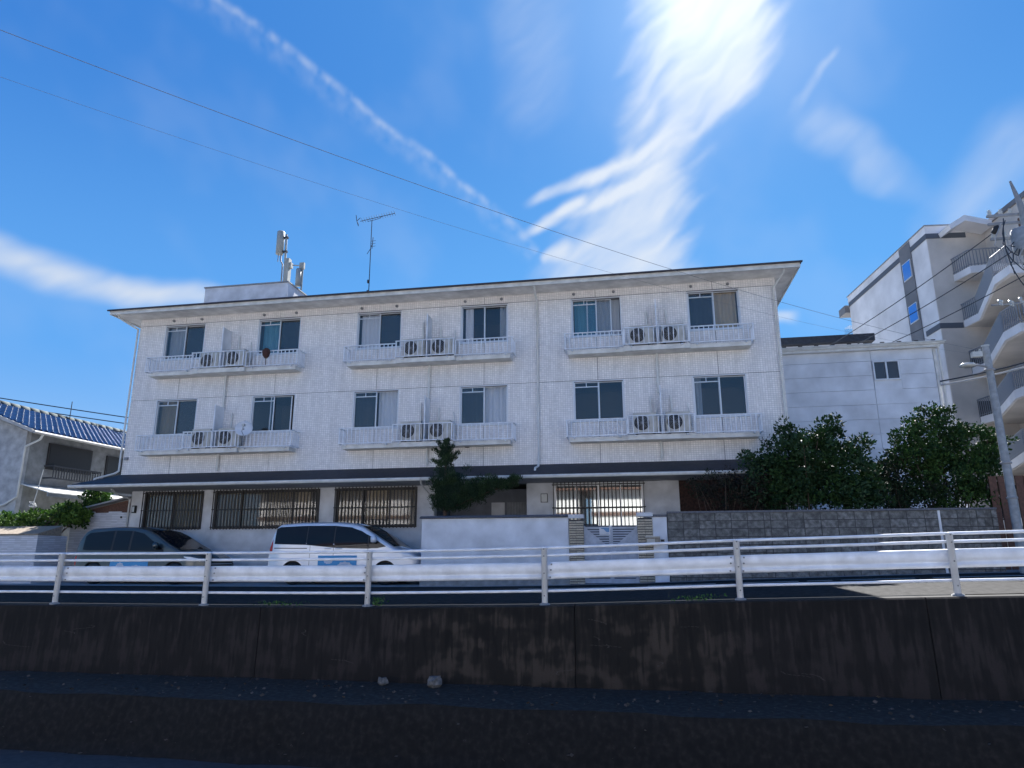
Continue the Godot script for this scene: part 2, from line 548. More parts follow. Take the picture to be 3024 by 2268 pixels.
func make_ground() -> void:
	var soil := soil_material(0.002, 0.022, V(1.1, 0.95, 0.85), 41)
	# land behind the road, under all the houses
	var s := S()
	quad(s, V(-900, -0.16, -1500), V(900, -0.16, -1500), V(900, -0.16, 3.1), V(-900, -0.16, 3.1))
	tag(obj("ground", s, M.concrete), "", "", "", "structure")
	var yard := sheet("yard", -24, 40, -8.0, 2.72, 0.02, M.concrete)
	tag(yard, "", "", "", "structure")
	var road := sheet("road", -60, 40, 2.7, 9.3, 0.0, M.asphalt, self, 60)
	tag(road, "", "", "", "structure")
	var marks := Node3D.new()
	put(marks, "road_marking", self)
	tag(marks, "", "", "", "structure")
	for a in [[0.2, 1.9], [2.5, 3.9], [4.1, 4.7], [4.9, 6.6], [7.0, 12.0], [-3.2, -0.6]]:
		sheet("edge_line", a[0], a[1], 4.1, 4.26, 0.004, M.paint, marks, 4)
	# gutter of concrete along the walls
	tag(sheet("gutter", -60, 40, 2.72, 3.1, 0.02, M.concrete), "", "", "", "structure")
	# retaining wall with its coping, cast in sections
	var wall := thing("retaining_wall", V(-3, -1.5, 9.6), "stained dark concrete retaining wall under the white guard rail", "wall")
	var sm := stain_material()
	var ends := [-60.0, -22.0, -7.42, -1.2, 4.75, 14.0, 40.0]
	for k in ends.size() - 1:
		var xa: float = ends[k] + 0.007
		var xb: float = ends[k + 1] - 0.007
		var f := S()
		var n := 12
		f.set_smooth_group(-1)
		for i in n:
			var p := lerpf(xa, xb, float(i) / n)
			var q := lerpf(xa, xb, float(i + 1) / n)
			var yp := rail_y(p) - 0.01
			var yq := rail_y(q) - 0.01
			var rows := [[1.0, 9.25], [1.0, 9.77], [0.985, 9.80], [0.0, 9.86]]
			for r in rows.size() - 1:
				var tp := [rows[r], rows[r + 1]]
				var pts := [V(p, lerpf(-1.5, yp, tp[0][0]), tp[0][1]), V(q, lerpf(-1.5, yq, tp[0][0]), tp[0][1]), V(q, lerpf(-1.5, yq, tp[1][0]), tp[1][1]), V(p, lerpf(-1.5, yp, tp[1][0]), tp[1][1])]
				for e in [0, 1, 2, 0, 2, 3]:
					f.set_uv(Vector2((pts[e].x + 22.0) / 36.0, clampf((yp - pts[e].y) / 1.5, 0.0, 1.0)))
					f.add_vertex(pts[e])
		for xe in [xa, xb]:
			f.set_uv(Vector2(0.1, 0.5))
			quad(f, V(xe, rail_y(xe) - 0.01, 9.25), V(xe, rail_y(xe) - 0.01, 9.8), V(xe, -1.5, 9.86), V(xe, -1.5, 9.25))
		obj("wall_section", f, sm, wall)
	# backing behind the joints
	pbox("joint_filler", V(-60, -1.5, 9.3), V(40, -0.2, 9.72), M.black, wall)
	# bank below: a mossy concrete berm, a slope of soil and litter, the canal bed
	var berm := S()
	var slope := S()
	var nz := FastNoiseLite.new()
	nz.seed = 77; nz.frequency = 0.35; nz.fractal_octaves = 4
	berm.set_smooth_group(1)
	slope.set_smooth_group(1)
	var prof := [[9.84, -1.45], [10.5, -1.47], [11.0, -1.485], [11.45, -1.51], [11.50, -1.62], [11.56, -1.80], [11.62, -2.0], [11.68, -2.2], [11.75, -2.38], [11.9, -2.45]]
	var cols := 150
	for j in prof.size() - 1:
		for i in cols:
			var P := []
			for e in [[i, j], [i + 1, j], [i + 1, j + 1], [i, j + 1]]:
				var x := lerpf(-24.0, 16.0, float(e[0]) / cols)
				var zz: float = prof[e[1]][0]
				var amp := 0.04 if zz > 11.48 and zz < 11.8 else 0.0145
				P.append(V(x, prof[e[1]][1] + amp * 2.0 * nz.get_noise_2d(x * 2.0, zz * 3.0), zz + 0.25 * nz.get_noise_1d(x * 0.8) * (1.0 if zz > 11.2 else 0.0)))
			quad(berm if prof[j][0] < 11.3 else slope, P[0], P[1], P[2], P[3])
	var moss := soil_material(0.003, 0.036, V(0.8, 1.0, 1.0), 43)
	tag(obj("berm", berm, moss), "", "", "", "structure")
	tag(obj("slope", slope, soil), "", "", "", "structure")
	var bed := S()
	quad(bed, V(-60, -2.38, 11.6), V(40, -2.38, 11.6), V(40, -2.38, 19.0), V(-60, -2.38, 19.0))
	tag(obj("canal_bed", bed, worn(mt(0.045, 0.048, 0.055, 0.9), M.concrete.albedo_texture, 0.6)), "", "", "", "structure")
	# the bank the photographer stands on
	var near := S()
	bx(near, V(-900, -3.0, 18.9), V(900, -0.75, 900))
	tag(obj("near_bank", near, M.concrete), "", "", "", "structure")
	# litter and tufts
	var lit := S()
	lit.set_smooth_group(-1)
	for k in 900:
		var x := rng.randf_range(-14, 9)
		var z := rng.randf_range(10.0, 11.9)
		var t := 0
		while t < prof.size() - 2 and prof[t + 1][0] < z: t += 1
		var y := lerpf(prof[t][1], prof[t + 1][1], (z - prof[t][0]) / (prof[t + 1][0] - prof[t][0])) + 0.045
		var r := rng.randf_range(0.012, 0.045)
		var d := Vector3.RIGHT.rotated(Vector3.UP, rng.randf() * TAU) * r
		var e := d.rotated(Vector3.UP, 1.4) * 0.5 + V(0, rng.randf_range(-0.3, 0.6) * r, 0)
		lit.set_color(Color(0.10, 0.08, 0.065) * rng.randf_range(0.15, 1.0))
		quad(lit, V(x, y, z) - d, V(x, y, z) - e, V(x, y, z) + d, V(x, y, z) + e)
	var lm := mt(1, 1, 1, 0.9)
	lm.vertex_color_use_as_albedo = true
	tag(obj("fallen_leaves", lit, lm), "dry fallen leaves scattered over the dark canal slope", "leaves", "", "stuff")
	for r in [[-3.72, 10.15, 0.14, "pale angular stone lying on the dark berm below the wall"], [-4.72, 10.1, 0.10, "small round stone on the berm, left of the angular one"]]:
		var rock := S()
		rock.set_smooth_group(-1)
		var R: float = r[2]
		for j in 5:
			for i in 8:
				var c := []
				for e in [[i, j], [i + 1, j], [i + 1, j + 1], [i, j + 1]]:
					var th = PI * e[1] / 5.0
					var ph = TAU * (e[0] % 8) / 8.0
					var d := V(sin(th) * cos(ph), cos(th) * 0.75, sin(th) * sin(ph))
					c.append(V(r[0], -1.455 + R * 0.6, r[1]) + d * R * (1.0 + 0.5 * nz.get_noise_3d(d.x * 4 + r[0], d.y * 4, d.z * 4)))
				quad(rock, c[0], c[1], c[2], c[3])
		tag(obj("stone", rock, M.stone), r[3], "stone")

func make_guard_rail() -> void:
	var g := thing("guard_rail", V(-1.8, -0.06, 9.5), "white steel guard rail with round posts, beam and three pipes along road", "guard rail")
	var P := 1.04
	for i in POST_X.size():
		var b := V(POST_X[i], POST_Y[i], 9.5)
		var s := S()
		lathe(s, b - V(0, 0.06, 0), Vector3.UP, [[0.0, 0.0], [0.057, 0.0], [0.057, P - 0.01 + 0.06], [0.062, P - 0.01 + 0.06], [0.062, P + 0.05], [0.05, P + 0.075], [0.0, P + 0.08]], 18)
		var post := obj("post", s, M.rail, g)
		for y in [0.98, 0.855, 0.55, 0.155]:
			var k := S()
			lathe(k, V(0, y * P, 0.055) + b, Vector3(0, 0, 1), [[0.014, 0.0], [0.014, 0.012], [0.0, 0.014]], 6)
			obj("bolt", k, M.grey, post)
		var ft := S()
		lathe(ft, b - V(0, 0.06, 0), Vector3.UP, [[0.11, 0.0], [0.10, 0.075], [0.06, 0.09]], 10)
		obj("footing", ft, M.concrete, g)
	for i in POST_X.size() - 1:
		var a := V(POST_X[i], POST_Y[i], 9.5)
		var c := V(POST_X[i + 1], POST_Y[i + 1], 9.5)
		for y in [1.0, 0.865, 0.232]:
			var s := S()
			var o := V(0, y * P, -0.075)
			var inset := (c - a).normalized() * 0.01
			tube(s, [a + o + inset, (a + c) * 0.5 + o - V(0, 0.004, 0), c + o - inset], 0.027, -1, 12)
			obj("pipe", s, M.rail, g)
		# beam: a rolled sheet with a groove below the middle
		var pr := [[-0.13, 0.745], [-0.098, 0.725], [-0.088, 0.655], [-0.094, 0.575], [-0.128, 0.545], [-0.128, 0.520], [-0.094, 0.498], [-0.098, 0.452], [-0.13, 0.435], [-0.136, 0.435], [-0.106, 0.456], [-0.102, 0.494], [-0.135, 0.517], [-0.135, 0.548], [-0.102, 0.578], [-0.096, 0.655], [-0.106, 0.721], [-0.136, 0.745]]
		var bs := S()
		bs.set_smooth_group(1)
		var ov := (c - a).normalized() * 0.16
		for k in pr.size():
			var p: Array = pr[k]
			var q: Array = pr[(k + 1) % pr.size()]
			var zo := 0.0075 * (i % 2)
			quad(bs, a - ov + V(0, p[1] * P, p[0] + zo), c + ov + V(0, p[1] * P, p[0] + zo), c + ov + V(0, q[1] * P, q[0] + zo), a - ov + V(0, q[1] * P, q[0] + zo))
		var beam := obj("beam", bs, M.rail, g)
		for sgn in [0, 1]:
			if sgn == 0 and i % 3 == 0 and i > 0: continue
			if sgn == 1 and i % 2 == 1: continue
			for y in [0.705, 0.605, 0.475]:
				var k := S()
				var e: Vector3 = a + V(0.115, 0, 0) if sgn == 0 else c - V(0.115, 0, 0)
				lathe(k, e + V(0.012 * (y - 0.6) * 10, y * P, -0.092 + 0.0075), Vector3(0, 0, 1), [[0.017, 0.0], [0.017, 0.014], [0.0, 0.017]], 6)
				obj("bolt", k, M.grey, beam)
	# weeds at the feet of the posts
	var lm := leaf_mat()
	var spots := [[-5.05, 0.16, "green weed tuft growing at the foot of a guard rail post"], [1.0, 0.09, "low strip of weeds on the kerb right of the middle post"], [-7.1, 0.07, "thin dry weed sprouting on the kerb between two left posts"]]
	for w in spots:
		var A := leaf_arrays()
		for k in 90:
			var x: float = w[0] + rng.randfn(0.0, 0.07 if w[1] > 0.1 else 0.25)
			var z := 9.62 + rng.randfn(0.0, 0.05)
			var y = rail_y(x) + rng.randf() * w[1]
			leaf(A, V(x, y, z), V(rng.randfn(), 0.6 + rng.randf(), rng.randfn()).normalized(), rng.randf_range(0.03, 0.06), 0.5, Color(0.05, 0.12, 0.03) * rng.randf_range(0.6, 1.4))
		tag(leaf_mesh("weed_tuft", A, lm, self), w[2], "weeds", "weeds along the kerb", "stuff")

# ------------------------------------------------------------------ leaves
func leaf_arrays() -> Dictionary:
	return {v = PackedVector3Array(), c = PackedColorArray(), n = PackedVector3Array()}

func leaf(A: Dictionary, p: Vector3, d: Vector3, size: float, aspect: float, col: Color) -> void:
	# one folded leaf of four triangles pointing along d
	var s := d.cross(Vector3(rng.randfn(), rng.randfn(), rng.randfn())).normalized()
	if s == Vector3.ZERO: s = Vector3.RIGHT
	var n := s.cross(d).normalized()
	var w := s * size * aspect * 0.5
	var a := p
	var b := p + d * size * 0.42 + w + n * size * 0.08
	var c := p + d * size - n * size * 0.12
	var e := p + d * size * 0.42 - w + n * size * 0.08
	for q in [a, b, c, a, c, e]: A.v.append(q)
	var n1 := (c - a).cross(b - a).normalized()
	var n2 := (e - a).cross(c - a).normalized()
	for k in 3: A.n.append(n1)
	for k in 3: A.n.append(n2)
	for k in 6: A.c.append(col)

func leaf_mesh(called: String, A: Dictionary, m: Material, parent: Node) -> MeshInstance3D:
	var arr := []
	arr.resize(Mesh.ARRAY_MAX)
	arr[Mesh.ARRAY_VERTEX] = A.v
	arr[Mesh.ARRAY_NORMAL] = A.n
	arr[Mesh.ARRAY_COLOR] = A.c
	var am := ArrayMesh.new()
	am.add_surface_from_arrays(Mesh.PRIMITIVE_TRIANGLES, arr)
	am.surface_set_material(0, m)
	var o := MeshInstance3D.new()
	o.mesh = am
	o.position = -off.get(parent, Vector3.ZERO)
	put(o, called, parent)
	return o

# ------------------------------------------------------------------ the apartment house
const GZ := -0.6          # plane of the ground floor wall
const XL := -19.1
const XR := 4.96

func curtain(called: String, x0: float, x1: float, y0: float, y1: float, z: float, m: Material, parent: Node) -> void:
	var s := S()
	s.set_smooth_group(1)
	var n := maxi(6, int((x1 - x0) / 0.03))
	var ph := rng.randf() * 6.0
	for i in n:
		var a := lerpf(x0, x1, float(i) / n)
		var b := lerpf(x0, x1, float(i + 1) / n)
		var za := z + 0.025 * sin(a * 42.0 + ph) + 0.012 * sin(a * 17.0)
		var zb := z + 0.025 * sin(b * 42.0 + ph) + 0.012 * sin(b * 17.0)
		quad(s, V(a, y1, za), V(b, y1, zb), V(b, y0, zb), V(a, y0, za))
	obj(called, s, m, parent)

func room(x0: float, x1: float, y0: float, y1: float, z: float, depth: float, m: Material, parent: Node) -> void:
	var s := S()
	var l := V(x0 - 0.3, y0 - 0.5, z - depth)
	var h := V(x1 + 0.3, y1 + 0.2, z)
	s.set_smooth_group(-1)
	quad(s, V(h.x, h.y, l.z), V(l.x, h.y, l.z), V(l.x, l.y, l.z), V(h.x, l.y, l.z))
	quad(s, V(h.x, h.y, h.z), V(h.x, h.y, l.z), V(h.x, l.y, l.z), V(h.x, l.y, h.z))
	quad(s, V(l.x, h.y, l.z), V(l.x, h.y, h.z), V(l.x, l.y, h.z), V(l.x, l.y, l.z))
	quad(s, V(l.x, h.y, l.z), V(h.x, h.y, l.z), V(h.x, h.y, h.z), V(l.x, h.y, h.z))
	quad(s, V(l.x, l.y, h.z), V(h.x, l.y, h.z), V(h.x, l.y, l.z), V(l.x, l.y, l.z))
	obj("room", s, m, parent)

func sash(x0: float, x1: float, y0: float, y1: float, z: float, w: float, m: Material, g: Material, parent: Node) -> void:
	var s := S()
	bx(s, V(x0, y0, z - 0.018), V(x0 + w, y1, z + 0.018))
	bx(s, V(x1 - w, y0, z - 0.018), V(x1, y1, z + 0.018))
	bx(s, V(x0 + w, y1 - w, z - 0.017), V(x1 - w, y1, z + 0.017))
	bx(s, V(x0 + w, y0, z - 0.017), V(x1 - w, y0 + w * 1.4, z + 0.017))
	obj("sash", s, m, parent)
	pbox("pane", V(x0 + w, y0 + w * 1.4, z - 0.003), V(x1 - w, y1 - w, z + 0.003), g, parent)

func flat_window(b: Node3D, x0: float, y0: float, spec: Dictionary) -> void:
	var w := part("window", b)
	var x1 := x0 + 1.745
	var y1 := y0 + 1.405
	var xm := (x0 + x1) * 0.5
	var f := S()
	bx(f, V(x0, y1 - 0.035, -0.14), V(x1, y1, 0.006))
	bx(f, V(x0, y0, -0.14), V(x0 + 0.035, y1 - 0.035, 0.006))
	bx(f, V(x1 - 0.035, y0, -0.14), V(x1, y1 - 0.035, 0.006))
	bx(f, V(x0 - 0.03, y0 - 0.05, -0.14), V(x1 + 0.03, y0, 0.05))
	obj("frame", f, M.alu, w)
	var a: float = spec.get("open", 0.0)
	sash(x0 + 0.037, xm + 0.03, y0 + 0.005, y1 - 0.037, -0.055, 0.038, M.alu, M.glass, w)
	sash(xm - 0.03 - a, x1 - 0.037 - a, y0 + 0.005, y1 - 0.037, -0.095, 0.038, M.alu, M.glass, w)
	if spec.get("transom", true):
		pbox("transom", V(x0 + 0.075, y1 - 0.235, -0.07), V(xm - 0.01, y1 - 0.205, -0.035), M.alu, w)
		pbox("transom_post", V((x0 + xm) * 0.5 + 0.01, y1 - 0.205, -0.07), V((x0 + xm) * 0.5 + 0.035, y1 - 0.075, -0.035), M.alu, w)
	for hside in ["L", "R"]:
		var l := x0 + 0.06 if hside == "L" else xm
		var r := xm if hside == "L" else x1 - 0.06
		if spec.get("screen", "") == hside:
			pbox("insect_screen", V(l, y0 + 0.03, -0.125), V(r, y1 - 0.04, -0.121), M.screen, w)
		if spec.has(hside):
			var c: Array = spec[hside]
			curtain("curtain", lerpf(l, r, c[1]), lerpf(l, r, c[2]), y0 - 0.1, y1 - 0.02, -0.24, M[c[0]], w)
	room(x0, x1, y0, y1, -0.2, 2.6, M.room, w)

func balcony(b: Node3D, ox: float, oy: float) -> void:
	# three bays of railing: the middle one, before the air conditioners, stands out
	var n := part("balcony", b)
	for sct in [[-2.17, -0.17, 0.60, 0.0, 0.50], [-0.17, 1.97, 0.72, 0.045, 0.62], [1.97, 4.03, 0.60, 0.0, 0.50]]:
		var xa: float = ox + sct[0]
		var xb: float = ox + sct[1]
		var zf: float = sct[2]
		var dy: float = sct[3]
		var mid: bool = dy > 0.0
		pbox("slab", V(xa + (0.1 if sct[0] < -2 else (0.004 if not mid else -0.002)), oy + 7.47 - 0.01 * float(mid), 0.003), V(xb - (0.1 if sct[1] > 4 else (0.004 if not mid else -0.002)), oy + 7.61 + dy * 0.3, sct[4]), M.trim, n)
		var top := oy + 8.2 + dy
		var bot := oy + 7.655 + dy * 0.4
		pbox("top_rail", V(xa, top - 0.03, zf - 0.025), V(xb, top, zf + 0.025), M.rail, n)
		pbox("bottom_rail", V(xa, bot - 0.03, zf - 0.02), V(xb, bot, zf + 0.02), M.rail, n)
		var cnt := 13
		for i in cnt + 1:
			var x := lerpf(xa + 0.02, xb - 0.02, float(i) / cnt)
			var wd := 0.02 if i == 0 or i == cnt else 0.012
			pbox("baluster", V(x - wd, bot, zf - 0.011), V(x + wd, top - 0.03, zf + 0.011), M.rail, n)
		# returns to the wall
		for e in [xa, xb]:
			if mid or (e == xa and sct[0] < -2) or (e == xb and sct[1] > 4):
				var z0 := 0.62 if mid else 0.0
				pbox("side_rail", V(e - 0.02 if e == xa else e - 0.02, top - 0.031, z0), V(e + 0.02, top - 0.001, zf - 0.026), M.rail, n)
				pbox("side_rail", V(e - 0.018, bot - 0.03, z0), V(e + 0.018, bot - 0.001, zf - 0.021), M.rail, n)
				if not mid:
					for q in 5:
						var z := 0.05 + q * 0.105
						pbox("baluster", V(e - 0.0105, bot, z - 0.011), V(e + 0.0105, top - 0.031, z + 0.011), M.rail, n)
		for x in [xa + 0.25, xb - 0.25]:
			pbox("bracket", V(x - 0.02, oy + 7.56, sct[4]), V(x + 0.02, oy + 7.60, zf + 0.01), M.rail, n)
	# partition between two flats
	pbox("partition_frame", V(ox + 0.915, oy + 7.62, 0.56), V(ox + 0.955, oy + 9.25, 0.60), M.rail, n)
	pbox("partition", V(ox + 0.927, oy + 7.66, 0.02), V(ox + 0.943, oy + 9.23, 0.56), M.plaster_white, n)

func grille(w: Node3D, x0: float, x1: float, y0: float, y1: float, z: float, pitch: float) -> void:
	for y in [y0 + 0.06, (y0 + y1) * 0.5, y1 - 0.06]:
		pbox("grille_rail", V(x0 - 0.05, y - 0.018, z - 0.016), V(x1 + 0.05, y + 0.018, z), M.bronze, w)
	var n := int((x1 - x0) / pitch)
	for i in n + 1:
		var x := lerpf(x0, x1, float(i) / n)
		pbox("grille_bar", V(x - 0.014, y0 - 0.03, z), V(x + 0.014, y1 + 0.03, z + 0.03), M.bronze, w)

func ground_window(b: Node3D, x0: float, x1: float, y0: float, y1: float, panels: int, cloth: Array, glass: Material, frame: Material) -> void:
	var w := part("grille_window", b)
	var f := S()
	bx(f, V(x0, y1 - 0.05, GZ - 0.14), V(x1, y1, GZ + 0.02))
	bx(f, V(x0, y0, GZ - 0.14), V(x1, y0 + 0.05, GZ + 0.03))
	bx(f, V(x0, y0 + 0.05, GZ - 0.14), V(x0 + 0.05, y1 - 0.05, GZ + 0.02))
	bx(f, V(x1 - 0.05, y0 + 0.05, GZ - 0.14), V(x1, y1 - 0.05, GZ + 0.02))
	obj("frame", f, frame, w)
	var pw := (x1 - x0 - 0.1) / panels
	for i in panels:
		var a := x0 + 0.05 + pw * i
		sash(a - (0.02 if i else 0.0), a + pw + (0.02 if i < panels - 1 else 0.0), y0 + 0.052, y1 - 0.052, GZ - 0.06 - 0.04 * (i % 2), 0.04, frame, glass, w)
	for c in cloth:
		curtain("curtain", lerpf(x0, x1, c[1]), lerpf(x0, x1, c[2]), y0 + c[3], y1 - 0.04, GZ - 0.24, M[c[0]], w)
	room(x0, x1, y0, y1, GZ - 0.2, 3.0, M.room, w)
	grille(w, x0 + 0.02, x1 - 0.02, y0, y1, GZ + 0.11, 0.128)

func downpipe(b: Node3D, pts: Array, r := 0.038) -> void:
	var s := S()
	tube(s, pts, r, -1, 10)
	obj("downpipe", s, M.trim, b)

func make_house() -> void:
	var b := thing("apartment_house", V(-7.07, -0.1, -4.5), "long three-storey white tiled apartment house with six balconies and dark pent roof", "building")
	# facade of tiled panels with movement joints
	var joints := [XL, -17.1, -13.1, -9.1, -5.1, -1.1, 2.9, XR]
	for band in [[3.75, 5.25, 0.0], [6.675, 8.25, 0.0], [9.695, 9.96, 0.0]]:
		for i in joints.size() - 1:
			pbox("wall_panel", V(joints[i] + (0.009 if i else 0.0), band[0], -0.2), V(joints[i + 1] - (0.009 if i < joints.size() - 2 else 0.0), band[1], 0.0), M.tile, b)
	pbox("joint_filler", V(XL + 0.1, 3.75, -0.196), V(XR - 0.1, 5.2, -0.02), M.groove, b)
	pbox("joint_filler", V(XL + 0.1, 6.60, -0.19), V(XR - 0.1, 8.2, -0.02), M.groove, b)
	pbox("joint_filler", V(XL + 0.1, 9.60, -0.18), V(XR - 0.1, 9.95, -0.02), M.groove, b)
	var specs := [
		[{screen = "R", L = ["cloth_grey", 0.0, 1.0]}, {screen = "R", L = ["cloth_teal", 0.05, 1.0]}],
		[{screen = "R", L = ["cloth_white", 0.05, 1.0]}, {L = ["cloth_white", 0.1, 0.45], R = ["cloth_grey", 0.65, 1.0], transom = false}],
		[{open = 0.30, L = ["cloth_teal", 0.05, 1.0], R = ["cloth_grey", 0.0, 1.0]}, {screen = "L", R = ["cloth_beige", 0.0, 0.95], L = ["cloth_grey", 0.2, 1.0]}],
		[{screen = "R", L = ["cloth_brown", 0.05, 1.0]}, {open = 0.12}],
		[{screen = "L", R = ["cloth_white", 0.05, 1.0], L = ["cloth_grey", 0.1, 0.9]}, {screen = "L", R = ["cloth_white", 0.0, 1.0], L = ["cloth_grey", 0.0, 1.0]}],
		[{transom = true}, {L = ["cloth_grey", 0.0, 0.3]}]]
	for fl in 2:
		var y0 := 8.25 if fl == 0 else 5.25
		var y1 := 9.675 if fl == 0 else 6.655
		var edges := [XL]
		for bay in 3:
			var ox := -16.0 + 8.0 * bay
			for k in 2:
				var x0: float = ox + (-1.97 if k == 0 else 2.02)
				edges.append(x0)
				edges.append(x0 + 1.745)
				flat_window(b, x0, y0, specs[fl * 3 + bay][k])
			balcony(b, ox, 0.0 if fl == 0 else -3.01)
		edges.append(XR)
		for i in range(0, edges.size(), 2):
			pbox("wall_pier", V(edges[i], y0, -0.2), V(edges[i + 1], y1, 0.0), M.tile, b)
	# side and back walls
	pbox("side_wall", V(XL, 3.75, -9.0), V(XL + 0.2, 9.96, -0.2), M.tile, b)
	pbox("side_wall", V(XR - 0.2, 0.0, -9.0), V(XR, 9.96, -0.2), M.tile, b)
	pbox("side_wall", V(XL + 0.1, -0.1, -9.0), V(XL + 0.3, 3.75, GZ - 0.2), M.tile, b)
	pbox("back_wall", V(XL + 0.2, -0.1, -9.2), V(XR - 0.2, 9.96, -9.0), M.tile, b)
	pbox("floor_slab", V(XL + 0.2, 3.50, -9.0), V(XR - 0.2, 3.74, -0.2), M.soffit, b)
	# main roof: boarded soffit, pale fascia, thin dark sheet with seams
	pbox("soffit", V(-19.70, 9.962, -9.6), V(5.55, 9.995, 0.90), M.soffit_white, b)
	pbox("fascia", V(-19.74, 9.90, 0.902), V(5.59, 10.05, 0.955), M.trim, b)
	pbox("fascia", V(-19.742, 9.91, -9.6), V(-19.702, 10.05, 0.90), M.trim, b)
	pbox("fascia", V(5.552, 9.91, -9.6), V(5.592, 10.05, 0.90), M.trim, b)
	var rs := S()
	prism(rs, [Vector2(1.0, 10.055), Vector2(1.0, 10.10), Vector2(-4.3, 10.75), Vector2(-9.7, 10.10), Vector2(-9.7, 10.055)], V(-19.80, 0, 0), V(0, 0, 1), V(0, 1, 0), V(25.45, 0, 0))
	var roof := obj("roof", rs, M.roof_edge, b)
	var gs := S()
	tube(gs, [V(-19.8, 10.06, 1.02), V(5.65, 10.06, 1.02)], 0.035, -1, 8)
	obj("roof_edge", gs, M.roof_edge, roof)
	# small vent caps under the eaves
	for x in [-17.62, -16.41, -13.77, -12.44, -9.8, -8.43, -5.82, -4.47, -1.86, -0.46, 2.19, 3.41]:
		var v := S()
		lathe(v, V(x, 9.83, 0.0), V(0, 0, 1), [[0.05, 0.0], [0.055, 0.05], [0.04, 0.085], [0.0, 0.09]], 10)
		obj("vent_cap", v, M.grey, b)
	# pent roof over the ground floor: overlapping courses and a gutter
	var n := 5
	for i in n:
		var za := 0.0 + 1.05 * i / n
		var zb := 0.0 + 1.05 * (i + 1) / n + 0.03
		var ya := 3.79 - 0.43 * i / n
		var yb := 3.79 - 0.43 * (i + 1) / n - 0.012
		var xa := XL - 1.05 * i / n
		var xb := XL - 1.05 * (i + 1) / n - 0.03
		var c := S()
		c.set_smooth_group(-1)
		var t := V(0, 0.022, 0)
		quad(c, V(xa, ya, za) + t, V(5.9, ya, za) + t, V(5.9, yb, zb) + t, V(xb, yb, zb) + t)
		quad(c, V(xb, yb, zb) + t, V(5.9, yb, zb) + t, V(5.9, yb - 0.02, zb), V(xb, yb - 0.02, zb))
		quad(c, V(xb, yb, -8) + t, V(xa, ya, -8) + t, V(xa, ya, za) + t, V(xb, yb, zb) + t)
		quad(c, V(xb, yb, -8) + t, V(xb, yb, zb) + t, V(xb, yb - 0.02, zb), V(xb, yb - 0.02, -8))
		obj("roof_course", c, M.roof_dark, b)
	var ps := S()
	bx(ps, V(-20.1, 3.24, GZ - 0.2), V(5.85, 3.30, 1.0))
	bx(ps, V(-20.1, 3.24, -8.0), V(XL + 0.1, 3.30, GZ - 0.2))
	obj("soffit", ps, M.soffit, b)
	for gx in [[-20.25, -6.95], [-6.93, 5.9]]:
		var gt := S()
		prism(gt, [Vector2(1.09, 3.335), Vector2(1.18, 3.335), Vector2(1.19, 3.30), Vector2(1.17, 3.245), Vector2(1.13, 3.225), Vector2(1.09, 3.24)], V(gx[0], 0, 0), V(0, 0, 1), V(0, 1, 0), V(gx[1] - gx[0], 0, 0))
		obj("gutter", gt, M.trim, b)
	pbox("gutter_board", V(-20.2, 3.25, 1.002), V(5.88, 3.335, 1.088), M.trim, b)
	# ground floor wall
	var gy0 := -0.12
	var gtop := 3.24
	var op := [[-18.43, -15.95], [-15.49, -11.3], [-10.68, -7.62]]
	var xs := [XL + 0.1]
	for o in op: xs.append(o[0]); xs.append(o[1])
	xs.append(-6.95)
	for i in range(0, xs.size(), 2):
		pbox("ground_wall", V(xs[i], 1.80, GZ - 0.2), V(xs[i + 1], 3.20, GZ), M.plaster, b)
	pbox("ground_wall", V(XL + 0.1, gy0, GZ - 0.2), V(-6.95, 1.80, GZ), M.plaster, b)
	pbox("ground_wall", V(XL + 0.1, 3.20, GZ - 0.2), V(-6.95, gtop, GZ), M.plaster, b)
	ground_window(b, op[0][0], op[0][1], 1.80, 3.20, 2, [["cloth_brown", 0.0, 1.0, 0.02]], M.glass, M.bronze)
	ground_window(b, op[1][0], op[1][1], 1.80, 3.20, 4, [["cloth_brown", 0.0, 0.76, 0.02], ["cloth_beige", 0.77, 0.9, 0.5]], M.glass, M.bronze)
	ground_window(b, op[2][0], op[2][1], 1.80, 3.20, 3, [["cloth_brown", 0.0, 0.33, 0.02], ["cloth_beige", 0.35, 0.62, 0.3], ["cloth_brown", 0.62, 1.0, 0.02]], M.glass, M.bronze)
	# recessed porch with a boarded door
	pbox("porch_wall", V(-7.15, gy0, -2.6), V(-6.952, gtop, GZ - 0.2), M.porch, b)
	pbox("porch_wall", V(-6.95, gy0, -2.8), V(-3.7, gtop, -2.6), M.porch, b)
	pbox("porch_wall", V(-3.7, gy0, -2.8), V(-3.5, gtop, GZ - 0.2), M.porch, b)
	var door := part("porch_door", b)
	for i in 9:
		var x := -4.75 + i * 0.105
		pbox("door_board", V(x, gy0, -2.6), V(x + 0.098, 2.75, -2.57 + 0.004 * (i % 2)), M.grey, door)
	pbox("porch_panel", V(-5.35, gy0, -2.6), V(-4.85, 2.75, -2.58), M.plaster, b)
	# entrance wall with a wide glazed window
	pbox("ground_wall", V(-3.7, gy0, GZ - 0.2), V(-2.78, gtop, GZ), M.plaster, b)
	pbox("ground_wall", V(-2.78, gy0, GZ - 0.2), V(0.28, 1.55, GZ), M.plaster, b)
	pbox("ground_wall", V(0.28, gy0, GZ - 0.2), V(1.42, gtop, GZ), M.plaster, b)
	ground_window(b, -2.78, 0.28, 1.55, 3.22, 4, [["cloth_brown", 0.86, 1.0, 0.05]], M.mirror, M.alu)
	pbox("ground_wall", V(1.42, gy0, GZ - 0.2), V(XR - 0.2, gtop, GZ - 0.05), M.brick, b)
	# lettered plate frame on the porch corner and a lamp box at the left end
	var pl := part("wall_plate", b)
